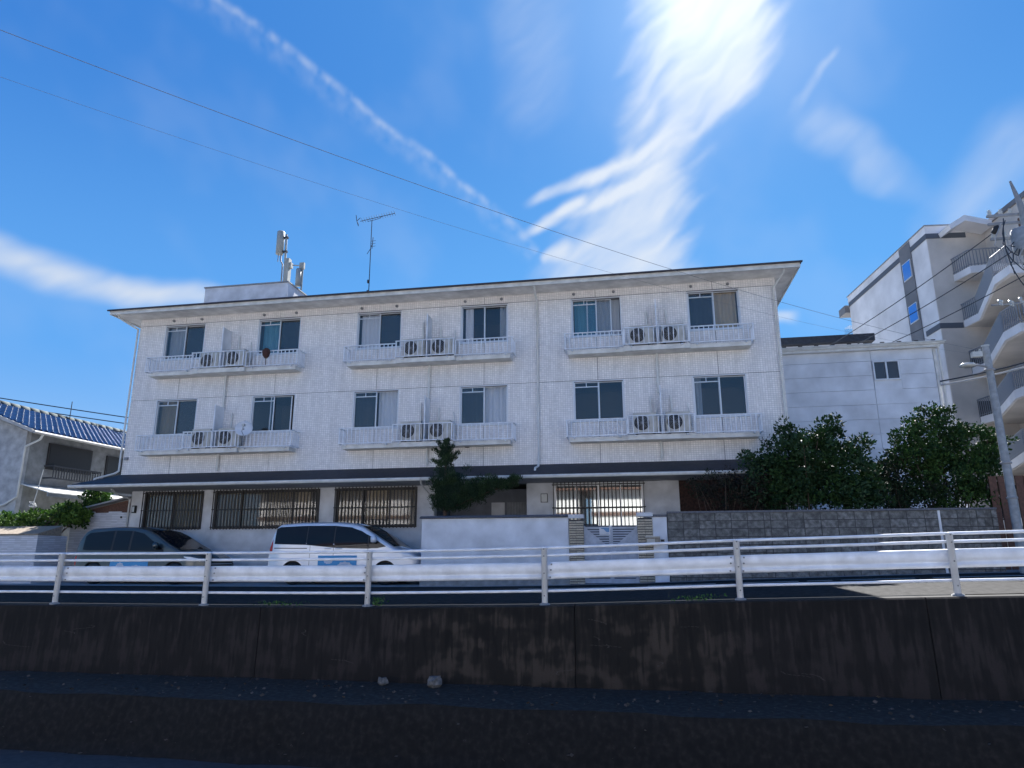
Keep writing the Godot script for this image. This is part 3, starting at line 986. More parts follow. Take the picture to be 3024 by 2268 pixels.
	pbox("plate", V(-3.19, 2.60, GZ), V(-2.99, 2.86, GZ + 0.03), M.ceramic, pl)
	for q in [[-3.21, 2.58, -2.97, 2.60], [-3.21, 2.86, -2.97, 2.88], [-3.21, 2.60, -3.19, 2.86], [-2.99, 2.60, -2.97, 2.86]]:
		pbox("plate_frame", V(q[0], q[1], GZ), V(q[2], q[3], GZ + 0.04), M.black, pl)
	var lp := part("wall_lamp", b)
	pbox("lamp_case", V(-18.86, 2.42, GZ), V(-18.72, 2.70, GZ + 0.10), M.black, lp)
	pbox("lamp_panel", V(-18.835, 2.46, GZ + 0.10), V(-18.745, 2.66, GZ + 0.112), M.ceramic, lp)
	pbox("speaker_box", V(-5.74, 4.45, 0.0), V(-5.60, 4.66, 0.14), M.black, b)
	pbox("meter_cap", V(-18.98, 4.36, 0.0), V(-18.86, 4.46, 0.1), M.grey, b)
	pbox("duct_hood", V(-19.36, 7.55, -1.9), V(-19.102, 8.35, -1.5), M.trim, b)
	# downpipes
	for ox in [-16.0, -8.0, 0.0]:
		for oy in [0.0, -3.01]:
			downpipe(b, [V(ox + 0.9, oy + 7.5, 0.07), V(ox + 0.9, oy + (6.1 if oy == 0.0 else 6.82), 0.07)] if oy == 0.0 else [V(ox + 0.9, 4.5, 0.07), V(ox + 0.9, 3.86, 0.07)], 0.045)
			for dx in [0.62, 1.28]:
				var du := S()
				tube(du, [V(ox + dx, oy + 9.0 + 0.1 * sin(ox + dx * 5), 0.05), V(ox + dx + 0.02, oy + 8.4, 0.06)], 0.035, -1, 8)
				obj("duct_cover", du, M.trim, b)
	downpipe(b, [V(-3.16, 9.90, 0.86), V(-3.16, 9.80, 0.80), V(-3.17, 9.62, 0.09), V(-3.17, 3.95, 0.09), V(-3.17, 3.72, 0.22), V(-3.22, 3.62, 0.62), V(-3.22, 3.50, 0.68)])
	downpipe(b, [V(-19.45, 9.90, 0.86), V(-19.42, 9.80, 0.78), V(-19.14, 9.55, 0.07), V(-19.14, 3.95, 0.09), V(-19.2, 3.84, 0.2), V(-19.72, 3.62, 0.55), V(-19.74, 3.45, 0.6)])
	downpipe(b, [V(5.1, 9.90, 0.86), V(5.08, 9.80, 0.78), V(4.86, 9.55, 0.07), V(4.86, 3.86, 0.09)])
	downpipe(b, [V(-7.0, 3.24, 1.0), V(-7.0, 3.14, 0.96), V(-6.98, 2.7, GZ + 0.06), V(-6.98, -0.1, GZ + 0.06)], 0.032)
	downpipe(b, [V(-19.0, 3.24, 0.5), V(-19.0, 3.1, 0.3), V(-19.02, 2.95, GZ + 0.06), V(-19.02, -0.1, GZ + 0.06)], 0.036)
	# roof house behind the ridge
	var ph := part("roof_house", b)
	pbox("wall", V(-18.58, 10.0, -7.0), V(-14.58, 12.46, -3.0), M.plaster, ph)
	pbox("coping", V(-18.62, 12.462, -7.04), V(-14.54, 12.52, -2.96), M.grey, ph)

func make_roof_gear() -> void:
	# television aerial
	var t := thing("tv_aerial", V(-10.2, 10.5, -1.5), "thin television aerial on a mast above the middle of roof", "aerial")
	var s := S()
	tube(s, [V(-10.2, 10.3, -1.5), V(-10.22, 14.28, -1.5)], 0.02, 0.016, 8)
	obj("mast", s, M.iron, t)
	s = S()
	var a := V(-10.72, 14.26, -1.48)
	var e := V(-9.28, 14.56, -1.62)
	tube(s, [a, e], 0.013, -1, 6)
	obj("boom", s, M.iron, t)
	for i in 14:
		var p := a.lerp(e, 0.06 + 0.93 * i / 13.0)
		s = S()
		tube(s, [p - V(0.02, 0.01, 0.16), p + V(0.02, 0.03, 0.16)], 0.007, -1, 5)
		obj("element", s, M.iron, t)
	s = S()
	tube(s, [V(-10.78, 14.48, -1.6), V(-10.86, 14.27, -1.45), V(-10.76, 14.08, -1.4)], 0.014, -1, 5)
	tube(s, [V(-10.84, 14.46, -1.3), V(-10.86, 14.27, -1.45), V(-10.82, 14.08, -1.55)], 0.014, -1, 5)
	obj("reflector", s, M.iron, t)
	s = S()
	tube(s, [V(-10.42, 14.24, -1.5), V(-10.22, 14.25, -1.5), V(-9.92, 14.34, -1.53), V(-9.8, 14.43, -1.55)], 0.01, -1, 5)
	obj("brace", s, M.iron, t)
	s = S()
	tube(s, [V(-10.2, 13.1, -1.5), V(-10.1, 13.15, -1.42)], 0.012, -1, 5)
	tube(s, [V(-10.12, 12.95, -1.4), V(-10.1, 13.45, -1.42)], 0.016, -1, 5)
	for q in 3: tube(s, [V(-10.18, 13.05 + 0.12 * q, -1.42), V(-9.98, 13.06 + 0.12 * q, -1.42)], 0.008, -1, 5)
	tube(s, [V(-10.34, 12.75, -1.45), V(-10.2, 13.0, -1.48)], 0.012, -1, 5)
	obj("small_aerial", s, M.iron, t)
	for y in [11.05, 11.5]:
		pbox("booster_box", V(-10.28, y, -1.54), V(-10.21, y + 0.13, -1.46), M.iron, t)
	# mobile phone antennas on the roof house
	var c := thing("phone_antenna", V(-15.3, 12.5, -4.0), "grey panel antenna on a stout pipe over the roof house", "antenna")
	s = S()
	lathe(s, V(-15.70, 14.34, -4.0), Vector3.UP, [[0.0, 0.0], [0.17, 0.0], [0.175, 1.1], [0.15, 1.13], [0.0, 1.14]], 14)
	obj("panel", s, M.antenna, c)
	s = S()
	tube(s, [V(-15.35, 12.5, -4.0), V(-15.38, 13.95, -4.0), V(-15.42, 15.3, -4.0)], 0.05, -1, 10)
	obj("pole", s, M.antenna, c)
	s = S()
	tube(s, [V(-15.62, 14.34, -4.0), V(-15.6, 14.0, -3.98), V(-15.48, 13.8, -3.96), V(-15.46, 12.5, -3.96)], 0.035, -1, 8)
	tube(s, [V(-15.72, 14.34, -3.95), V(-15.72, 13.95, -3.95)], 0.02, -1, 6)
	obj("cable", s, M.grey, c)
	for y in [14.4, 15.1]:
		pbox("clamp", V(-15.6, y, -4.06), V(-15.32, y + 0.08, -3.94), M.iron, c)
	pbox("radio_box", V(-15.34, 12.5, -4.12), V(-15.12, 14.05, -3.86), M.antenna, c)
	pbox("clamp", V(-15.2, 13.6, -4.1), V(-15.02, 13.85, -3.9), M.antenna, c)
	var d := thing("phone_antenna", V(-14.58, 12.5, -4.0), "shorter panel antenna hung on an arm, right of the tall one", "antenna")
	s = S()
	tube(s, [V(-15.0, 13.74, -4.0), V(-14.5, 13.66, -4.0)], 0.03, -1, 8)
	obj("arm", s, M.antenna, d)
	s = S()
	tube(s, [V(-14.48, 12.5, -4.0), V(-14.48, 13.8, -4.0)], 0.04, -1, 8)
	obj("pole", s, M.antenna, d)
	s = S()
	lathe(s, V(-14.62, 12.66, -3.92), Vector3.UP, [[0.0, 0.0], [0.12, 0.0], [0.12, 0.82], [0.0, 0.83]], 12)
	obj("panel", s, M.antenna, d)
	pbox("clamp", V(-14.62, 13.5, -4.05), V(-14.4, 13.8, -3.92), M.antenna, d)

func make_ac_units() -> void:
	var proto: Node3D = null
	var side := ["left of", "right of"]
	var where := ["upper left", "upper middle", "upper right", "lower left", "lower middle", "lower right"]
	for fl in 2:
		for bay in 3:
			for k in 2:
				var o := Vector3(-16.0 + 8.0 * bay + (0.40 if k == 0 else 1.45), 7.63 - 3.01 * fl, 0.33)
				if fl == 0 and bay == 0: o.y -= 0.0 if k else 0.06
				var lab: String = "beige air conditioner %s the partition on the %s balcony" % [side[k], where[fl * 3 + bay]]
				if proto == null:
					proto = local_thing("air_conditioner", o, 0.0, lab, "air conditioner", "air conditioners on the balconies")
					proto.scale = Vector3(0.92, 0.92, 0.92)
					pbox("casing", V(-0.40, 0.10, -0.15), V(0.40, 0.78, 0.15), M.ac, proto)
					pbox("lid", V(-0.41, 0.782, -0.16), V(0.41, 0.80, 0.16), M.ac, proto)
					pbox("side_cover", V(0.402, 0.12, -0.10), V(0.45, 0.72, 0.12), M.ac, proto)
					var s := S()
					lathe(s, V(-0.11, 0.44, 0.10), V(0, 0, 1), [[0.0, 0.0], [0.26, 0.0], [0.27, 0.055], [0.0, 0.056]], 20)
					var fan := obj("fan_opening", s, mt(0.05, 0.05, 0.05, 0.7), proto)
					s = S()
					for r in [0.06, 0.11, 0.16, 0.21, 0.26]:
						lathe(s, V(-0.11, 0.44, 0.158), V(0, 0, 1), [[r, 0.0], [r + 0.010, 0.0], [r + 0.010, 0.008], [r, 0.008]], 20)
					for q in 4:
						var dd := V(cos(q * PI / 4.0), sin(q * PI / 4.0), 0)
						tube(s, [V(-0.11, 0.44, 0.164) - dd * 0.27, V(-0.11, 0.44, 0.164) + dd * 0.27], 0.005, -1, 4)
					obj("fan_guard", s, M.grey, fan)
					s = S()
					lathe(s, V(-0.11, 0.44, 0.155), V(0, 0, 1), [[0.045, 0.0], [0.045, 0.012], [0.0, 0.013]], 10)
					obj("hub", s, M.grey, fan)
					for x in [-0.3, 0.3]:
						pbox("foot", V(x - 0.05, 0.0, -0.19), V(x + 0.05, 0.10, 0.19), M.black, proto)
					s = S()
					tube(s, [V(0.43, 0.2, 0.0), V(0.5, 0.3, -0.1), V(0.48, 0.7, -0.25), V(0.4, 1.2, -0.27)], 0.022, -1, 6)
					obj("hose", s, M.trim, proto)
				else:
					copy(proto, "air_conditioner", o, 0.0, lab, "air conditioners on the balconies")
	# satellite dish on the lower left balcony
	var d := thing("satellite_dish", V(-13.78, 4.62, 0.62), "white satellite dish clamped to the lower left balcony rail", "satellite dish")
	var s := S()
	var ax := V(0.35, 0.35, 0.87).normalized()
	lathe(s, V(-13.78, 5.27, 0.68), ax, [[0.0, -0.05], [0.12, -0.04], [0.22, -0.01], [0.30, 0.04], [0.305, 0.035], [0.22, -0.02], [0.0, -0.06]], 24)
	obj("reflector", s, M.plaster_white, d)
	s = S()
	tube(s, [V(-13.74, 5.0, 0.72), V(-13.66, 5.12, 1.0), V(-13.6, 5.32, 1.02)], 0.012, -1, 6)
	obj("feed_arm", s, M.grey, d)
	pbox("feed_horn", V(-13.64, 5.30, 0.96), V(-13.56, 5.38, 1.06), M.ceramic, d)
	s = S()
	tube(s, [V(-13.86, 4.66, 0.60), V(-13.86, 5.25, 0.60), V(-13.80, 5.27, 0.66)], 0.02, -1, 8)
	obj("bracket", s, M.iron, d)
	# a brown dried bundle hung over the upper left railing
	var h := thing("hanging_bundle", V(-13.16, 7.6, 0.68), "dark red-brown bundle hanging over the upper left balcony rail", "bundle")
	s = S()
	lathe(s, V(-13.16, 7.86, 0.69), Vector3.UP, [[0.0, 0.0], [0.05, 0.02], [0.12, 0.12], [0.15, 0.24], [0.13, 0.34], [0.06, 0.40], [0.0, 0.41]], 9)
	obj("bag", s, mt(0.06, 0.025, 0.02, 0.9), h)
	s = S()
	tube(s, [V(-13.16, 7.88, 0.69), V(-13.17, 7.63, 0.67)], 0.014, -1, 6)
	obj("stem", s, M.bark, h)

# ------------------------------------------------------------------ walls and gate along the road
func make_front_walls() -> void:
	var w := thing("garden_wall", V(-4.17, -0.05, 2.6), "white rendered garden wall with tiled coping beside the white minivan", "wall")
	pbox("footing", V(-6.4, -0.2, 2.49), V(-1.96, 0.22, 2.71), M.concrete, w)
	pbox("render", V(-6.38, 0.22, 2.5), V(-1.965, 1.90, 2.70), M.fence_white, w)
	for i in 9:
		var x := -6.44 + i * 0.5
		var s := S()
		prism(s, [Vector2(2.44, 1.905), Vector2(2.77, 1.905), Vector2(2.78, 1.935), Vector2(2.66, 1.985), Vector2(2.55, 1.985), Vector2(2.43, 1.935)], V(x, 0.004 * (i % 3), 0), V(0, 0, 1), V(0, 1, 0), V(minf(0.49, -1.965 - x), 0, 0))
		obj("coping_tile", s, M.coping, w)
	for p in [[-1.95, -1.53, 1.87, "banded brick gate pillar on the left of the gate", 0], [0.0, 0.43, 1.90, "banded brick gate pillar on the right, carrying the letter box", 1]]:
		var g := thing("gate_pillar", V((p[0] + p[1]) * 0.5, -0.05, 2.6), p[3], "pillar", "gate pillars")
		pbox("core", V(p[0] + 0.012, -0.1, 2.46), V(p[1] - 0.012, p[2] - 0.03, 2.715), M.mortar, g)
		var n := 25
		for j in n:
			var y = 0.04 + j * (p[2] - 0.1) / n
			for k in 2:
				var xa: float = p[0] + k * (p[1] - p[0]) * 0.5 + (0.003 if k else 0.0)
				pbox("brick", V(xa, y, 2.45), V(xa + (p[1] - p[0]) * 0.5 - 0.003, y + 0.05, 2.732 + 0.003 * ((j * 7 + k * 3) % 3)), M.strip[(j * 5 + k * 2) % 3], g)
		pbox("cap", V(p[0] - 0.015, p[2], 2.43), V(p[1] + 0.015, p[2] + 0.11, 2.75), M.plaster, g)
	var r := thing("garden_wall", V(0.62, -0.03, 2.6), "short white wall stub between gate pillar and grey block wall", "wall")
	pbox("render", V(0.432, -0.1, 2.5), V(0.82, 1.88, 2.70), M.fence_white, r)
	pbox("coping", V(0.432, 1.882, 2.46), V(0.83, 1.95, 2.74), M.coping, r)
	# double gate
	var g := thing("gate", V(-0.76, 0.0, 2.62), "blue-grey double-leaf metal gate with fanned louvre slots", "gate")
	for k in 2:
		var x0 := -1.525 if k == 0 else -0.757
		var x1 := -0.763 if k == 0 else -0.005
		var lf := part("gate_leaf", g)
		pbox("panel", V(x0 + 0.04, 0.08, 2.60), V(x1 - 0.04, 1.62, 2.625), M.gate, lf)
		pbox("stile", V(x0, 0.06, 2.585), V(x0 + 0.04, 1.66, 2.645), M.gate, lf)
		pbox("stile", V(x1 - 0.04, 0.06, 2.585), V(x1, 1.66, 2.645), M.gate, lf)
		pbox("rail", V(x0 + 0.04, 1.62, 2.586), V(x1 - 0.04, 1.659, 2.644), M.gate_dark, lf)
		pbox("rail", V(x0 + 0.04, 0.06, 2.586), V(x1 - 0.04, 0.10, 2.644), M.gate, lf)
		for j in 7:
			var ln := lerpf(0.63, 0.14, j / 6.0)
			for y in [1.55 - j * 0.068, 0.20 + j * 0.068]:
				var s := S()
				var sg := -1.0 if k == 0 else 1.0
				var xi := -0.815 if k == 0 else -0.700
				prism(s, [Vector2(xi, y - 0.017), Vector2(xi, y + 0.017), Vector2(xi + sg * ln, y + 0.017), Vector2(xi + sg * (ln - 0.05), y - 0.017)], V(0, 0, 2.622), V(1, 0, 0), V(0, 1, 0), V(0, 0, 0.006))
				obj("slot", s, M.gate_dark, lf)
	var hs := S()
	tube(hs, [V(-0.78, 0.94, 2.63), V(-0.78, 0.945, 2.69), V(-0.62, 0.93, 2.69)], 0.014, -1, 8)
	obj("handle", hs, M.alu, g)
	var kb := S()
	lathe(kb, V(-0.64, 1.09, 2.62), V(0, 0, 1), [[0.04, 0.0], [0.04, 0.03], [0.02, 0.05], [0.0, 0.055]], 12)
	obj("lock", kb, M.black, g)
	var sg := thing("gate_sign", V(-0.93, 1.40, 2.65), "small white and blue notice plate on the gate's left leaf", "sign")
	pbox("plate", V(-1.08, 1.40, 2.648), V(-0.775, 1.62, 2.654), M.plaster_white, sg)
	var sb := S()
	prism(sb, [Vector2(-1.06, 1.60), Vector2(-0.80, 1.60), Vector2(-0.80, 1.475), Vector2(-0.86, 1.47), Vector2(-0.90, 1.49), Vector2(-0.93, 1.53), Vector2(-0.97, 1.565), Vector2(-1.0, 1.56), Vector2(-1.03, 1.58)], V(0, 0, 2.654), V(1, 0, 0), V(0, 1, 0), V(0, 0, 0.002))
	obj("print", sb, mt(0.10, 0.25, 0.45, 0.5), sg)
	pbox("print", V(-0.89, 1.425, 2.654), V(-0.81, 1.445, 2.656), mt(0.35, 0.42, 0.55, 0.5), sg)
	var mb := thing("letter_box", V(0.42, 1.12, 2.75), "tan metal letter box fixed to the right gate pillar", "letter box")
	pbox("case", V(0.22, 1.12, 2.74), V(0.61, 1.31, 2.88), worn(mt(0.30, 0.27, 0.22, 0.5), M.pole.albedo_texture, 1.0), mb)
	pbox("lid", V(0.21, 1.312, 2.735), V(0.62, 1.345, 2.90), M.ac, mb)
	pbox("flap", V(0.25, 1.16, 2.88), V(0.47, 1.27, 2.888), M.ac, mb)
	var ic := thing("intercom", V(0.67, 1.13, 2.71), "dark intercom panel beside the letter box", "intercom")
	pbox("case", V(0.62, 1.12, 2.70), V(0.74, 1.26, 2.73), M.grey, ic)
	pbox("lens", V(0.635, 1.20, 2.73), V(0.725, 1.25, 2.735), M.black, ic)
	pbox("button", V(0.65, 1.135, 2.73), V(0.72, 1.165, 2.737), M.plaster_white, ic)

func make_block_wall() -> void:
	var w := thing("block_wall", V(5.1, 0.1, 2.6), "grey concrete block wall in stacked bond below the dark shrubs", "wall")
	pbox("mortar", V(0.84, -0.1, 2.52), V(9.30, 1.975, 2.685), M.mortar, w)
	pbox("coping", V(0.84, 1.978, 2.48), V(9.32, 2.03, 2.73), M.coping, w)
	var cols := []
	var x := 0.85
	while x < 7.85:
		var wd := 0.418
		if absf(x - 3.37) < 0.2: wd = 0.16
		cols.append([x, minf(x + wd, 7.88)])
		x += wd + 0.018
	x = 7.95
	for wd in [0.40, 0.28, 0.16, 0.17, 0.16, 0.16]:
		cols.append([x, minf(x + wd, 9.30)])
		x += wd + 0.012
	for j in 9:
		var y1 := 1.968 - j * 0.2185
		var y0 := y1 - 0.2005
		for c in cols:
			if y1 < road_y(c[0], 2.7) - 0.02: continue
			var pr := 0.0
			if c[0] > 8.6: pr = 0.018 if int(c[0] * 5.5) % 2 == 0 else 0.0
			pbox("block", V(c[0], y0, 2.53), V(c[1], y1, 2.697 + 0.004 * ((j * 5 + int(c[0] * 9)) % 4) + pr), M.blocks[(j * 3 + int(c[0] * 7.3)) % 4], w)
	pbox("expansion_strip", V(7.885, 0.1, 2.68), V(7.945, 1.97, 2.705), M.plaster_white, w)
	# brown slatted screen beyond the wall's end, by the lamp post
	var f := thing("slat_screen", V(11.4, 0.2, 1.6), "dark brown slatted metal screen behind the grey lamp post", "fence")
	for i in 20:
		pbox("slat", V(9.75 + i * 0.22, 0.3, 1.58 + 0.02 * (i % 2)), V(9.75 + i * 0.22 + 0.19, 2.95, 1.62 + 0.02 * (i % 2)), M.rust, f)
	pbox("rail", V(9.7, 0.9, 1.50), V(14.2, 1.0, 1.578), M.bronze, f)
	pbox("rail", V(9.7, 2.6, 1.50), V(14.2, 2.7, 1.578), M.bronze, f)
	pbox("base", V(9.5, 0.0, 1.45), V(14.2, 0.30, 1.9), M.black, f)

# ------------------------------------------------------------------ minivans
func interp(p: Array, x: float) -> float:
	if x <= p[0][0]: return p[0][1]
	for i in p.size() - 1:
		if x <= p[i + 1][0]: return lerpf(p[i][1], p[i + 1][1], (x - p[i][0]) / (p[i + 1][0] - p[i][0]))
	return p[-1][1]

func car_hw(c: Dictionary, x: float) -> float:
	var h: float = c.hw
	h *= 1.0 - 0.10 * pow(clampf((0.5 - x) / 0.5, 0.0, 1.0), 2.0)
	h *= 1.0 - 0.22 * pow(clampf((x - c.len + 0.75) / 0.75, 0.0, 1.0), 2.2)
	return h

func car_z(c: Dictionary, x: float, y: float) -> float:
	# half width of the flank at height y
	var h := car_hw(c, x)
	var belt: float = c.belt
	if y < 0.45: return h * lerpf(0.95, 1.0, clampf((y - 0.2) / 0.25, 0.0, 1.0))
	if y < belt: return h * (1.0 - 0.015 * smoothstep(0.45, belt, y))
	var t: float = (y - belt) / (c.top_max - belt)
	return h * (0.985 - 0.15 * pow(t, 1.25))

func car_ring(c: Dictionary, x: float) -> Array:
	var yt := interp(c.top, x)
	var yb: float = c.sill
	for wx in [c.wr, c.wf]:
		var d := absf(x - wx)
		if d < c.arch: yb = maxf(yb, c.wheel_r + sqrt(c.arch * c.arch - d * d))
	yb = minf(yb, yt - 0.1)
	var ys := [yb]
	var r := 0.10
	for k in range(1, 9): ys.append(lerpf(yb, yt - r, k / 8.0))
	var out := []
	for y in ys: out.append(Vector2(y, car_z(c, x, y)))
	var zt := car_z(c, x, yt - r)
	for a in [0.35, 0.7, 1.05, 1.4]:
		out.append(Vector2(yt - r + r * sin(a), zt - r * 1.5 * (1.0 - cos(a))))
	for k in [0.72, 0.45, 0.0]:
		out.append(Vector2(yt + 0.035 * (1.0 - k * k) - 0.004, zt * k))
	return out

func flank(c: Dictionary, rows: Array, o: float, sgn: float, nx := 10, ny := 4) -> SurfaceTool:
	# a panel lying on the car's flank; rows: [x, y low, y high]
	var s := S()
	s.set_smooth_group(1)
	var lo := []
	var hi := []
	for r in rows: lo.append([r[0], r[1]]); hi.append([r[0], r[2]])
	var g := []
	var xs := []
	for i in rows.size() - 1:
		for k in nx: xs.append(lerpf(rows[i][0], rows[i + 1][0], float(k) / nx))
	xs.append(rows[-1][0])
	for x in xs:
		var l := []
		for j in ny + 1:
			var y := lerpf(interp(lo, x), interp(hi, x), float(j) / ny)
			l.append(V(x, y, sgn * (car_z(c, x, y) + o)))
		g.append(l)
	for i in g.size() - 1:
		for j in ny: quad(s, g[i][j + 1], g[i + 1][j + 1], g[i + 1][j], g[i][j])
	return s

func make_minivan(c: Dictionary, base: Vector3) -> void:
	var v := local_thing(c.called, base, c.turn, c.label, "car", "minivans parked before the house")
	var paint := mt(c.paint[0], c.paint[1], c.paint[2], 0.32, 0.25)
	paint.clearcoat_enabled = true
	paint.clearcoat = 0.6
	paint.clearcoat_roughness = 0.05
	var dark := mt(0.012, 0.014, 0.018, 0.05)
	dark.metallic_specular = 0.35
	var s := S()
	s.set_smooth_group(1)
	var xs := []
	var n := 110
	for i in n + 1: xs.append(c.len * i / n)
	var rings := []
	for x in xs: rings.append(car_ring(c, x))
	for sgn in [-1.0, 1.0]:
		for i in n:
			for j in rings[i].size() - 1:
				var P := []
				for e in [[i, j], [i, j + 1], [i + 1, j + 1], [i + 1, j]]:
					var q: Vector2 = rings[e[0]][e[1]]
					P.append(V(xs[e[0]], q.x, sgn * q.y))
				quad(s, P[0], P[1], P[2], P[3])
		for e in [0, n]:
			for j in rings[e].size() - 1:
				var a: Vector2 = rings[e][j]
				var b: Vector2 = rings[e][j + 1]
				quad(s, V(xs[e], a.x, sgn * a.y), V(xs[e], b.x, sgn * b.y), V(xs[e], b.x, 0), V(xs[e], a.x, 0))
	obj("body", s, paint, v)
	pbox("underbody", V(0.3, 0.24, -c.hw * 0.86), V(c.len - 0.35, 0.75, c.hw * 0.86), M.black, v)
	for sgn in [-1.0, 1.0]:
		obj("pillar_band", flank(c, c.band, 0.003, sgn), M.black, v)
		for wdw in c.windows:
			obj("side_window", flank(c, wdw, 0.005, sgn), dark, v)
		for x in [c.wr, c.wf]:
			var w := Node3D.new()
			put(w, "wheel", v)
			var t := S()
			var z0: float = c.hw - 0.24
			lathe(t, V(x, c.wheel_r, sgn * z0), V(0, 0, sgn), [[0.0, 0.0], [c.wheel_r - 0.03, 0.0], [c.wheel_r, 0.03], [c.wheel_r, 0.18], [c.wheel_r - 0.03, 0.215], [c.wheel_r - 0.11, 0.22]], 28)
			obj("tyre", t, M.black, w)
			t = S()
			lathe(t, V(x, c.wheel_r, sgn * (z0 + 0.2)), V(0, 0, sgn), [[c.wheel_r - 0.10, 0.01], [0.17, -0.01], [0.07, 0.0], [0.0, 0.015]], 20)
			obj("rim", t, M.alu, w)
		# mirror
		var m := S()
		var mx: float = c.mirror
		var mz: float = car_z(c, mx, c.belt + 0.1) + 0.14
		lathe(m, V(mx, c.belt + 0.03, sgn * mz), Vector3.UP, [[0.0, 0.0], [0.085, 0.01], [0.10, 0.09], [0.095, 0.16], [0.06, 0.20], [0.0, 0.21]], 10)
		var mi := obj("mirror", m, paint, v)
		pbox("mirror_arm", V(mx - 0.03, c.belt + 0.0, sgn * (mz - 0.07) - 0.07), V(mx + 0.03, c.belt + 0.05, sgn * (mz - 0.07) + 0.07), M.black, mi)
		# lamps
		obj("headlight", flank(c, c.headlight, 0.006, sgn, 6, 3), mt(0.75, 0.78, 0.82, 0.12), v)
		obj("tail_light", flank(c, c.tail, 0.006, sgn, 4, 3), mt(0.45, 0.02, 0.02, 0.15), v)
		for hx in c.handles:
			var hz: float = car_z(c, hx, c.belt - 0.16)
			var hd := S()
			tube(hd, [V(hx - 0.10, c.belt - 0.15, sgn * hz), V(hx - 0.07, c.belt - 0.145, sgn * (hz + 0.035)), V(hx + 0.07, c.belt - 0.145, sgn * (hz + 0.035)), V(hx + 0.10, c.belt - 0.15, sgn * hz)], 0.016, -1, 8)
			obj("door_handle", hd, paint if c.called == "white_minivan" else M.alu, v)
		for gx in c.gaps:
			obj("door_gap", flank(c, [[gx - 0.006, c.sill + 0.05, c.belt - 0.03], [gx + 0.006, c.sill + 0.05, c.belt - 0.03]], 0.003, sgn, 1, 5), M.black, v)
		if c.has("slide_rail"):
			obj("slide_rail", flank(c, [[c.slide_rail[0], c.belt - 0.14, c.belt - 0.115], [c.slide_rail[1], c.belt - 0.15, c.belt - 0.125]], 0.004, sgn), M.black, v)
	# windscreen and rear window on the crown of the body
	for gl in [["windscreen", c.screen, 0.87], ["rear_window", c.rear, 0.82]]:
		var g := S()
		g.set_smooth_group(1)
		for i in 8:
			for k in 10:
				var P := []
				for e in [[i, k], [i + 1, k], [i + 1, k + 1], [i, k + 1]]:
					var x: float = lerpf(gl[1][0], gl[1][1], e[0] / 8.0)
					var yt := interp(c.top, x)
					var f := lerpf(-1.0, 1.0, e[1] / 10.0)
					var z = car_z(c, x, yt - 0.1) * gl[2]
					P.append(V(x, yt + 0.035 * (1.0 - f * f * 0.75) + 0.010, z * f))
				quad(g, P[0], P[1], P[2], P[3])
		obj(gl[0], g, dark, v)
	# front: grille, bumper opening, plate
	var fx: float = c.len
	var fw := car_hw(c, fx)
	pbox("grille", V(fx - 0.04, 0.56, -fw * 0.82), V(fx + 0.012, 0.70, fw * 0.82), M.black, v)
	pbox("grille_bar", V(fx + 0.012, 0.63, -fw * 0.8), V(fx + 0.02, 0.65, fw * 0.8), M.alu, v)
	pbox("bumper_opening", V(fx - 0.04, 0.30, -fw * 0.8), V(fx + 0.010, 0.44, fw * 0.8), M.black, v)
	pbox("number_plate", V(fx + 0.012, 0.42, -0.18), V(fx + 0.025, 0.54, 0.18), M.ceramic, v)
	# printed magnet sheet on the sliding door: two clouds on blue
	var mg: Array = c.sheet
	var ms := obj("door_sheet", flank(c, [[mg[0], mg[2], mg[3]], [mg[1], mg[2], mg[3]]], 0.004, 1.0, 12, 4), mt(0.07, 0.33, 0.60, 0.5), v)
	for cl in [[0.27, 0.60, 0.12, 0.62], [0.70, 0.35, 0.20, 0.40]]:
		var cx: float = lerpf(mg[0], mg[1], cl[0])
		var cy: float = lerpf(mg[2], mg[3], cl[1])
		var poly := []
		for k in 40:
			var a := TAU * k / 40.0
			var rr: float = 1.0 + 0.09 * sin(a * 9.0)
			poly.append(Vector2(cx + cl[2] * rr * cos(a) * 1.15, cy + cl[2] * cl[3] * 1.5 * rr * sin(a) * (1.0 if sin(a) > 0 else 0.55)))
		var ps := S()
		var zz: float = maxf(car_z(c, cx, cy), car_z(c, cx, cy - 0.1)) + 0.004
		prism(ps, poly, V(0, 0, zz), V(1, 0, 0), V(0, 1, 0), V(0, 0, 0.004))
		var cm := obj("cloud_print", ps, M.plaster_white, ms)
		for k in 2:
			pbox("print_line", V(cx - 0.10 - 0.03 * k, cy + 0.03 - 0.045 * k, zz + 0.004), V(cx + 0.10 + 0.03 * k, cy + 0.048 - 0.045 * k, zz + 0.006), mt(0.35, 0.45, 0.6, 0.6), ms)

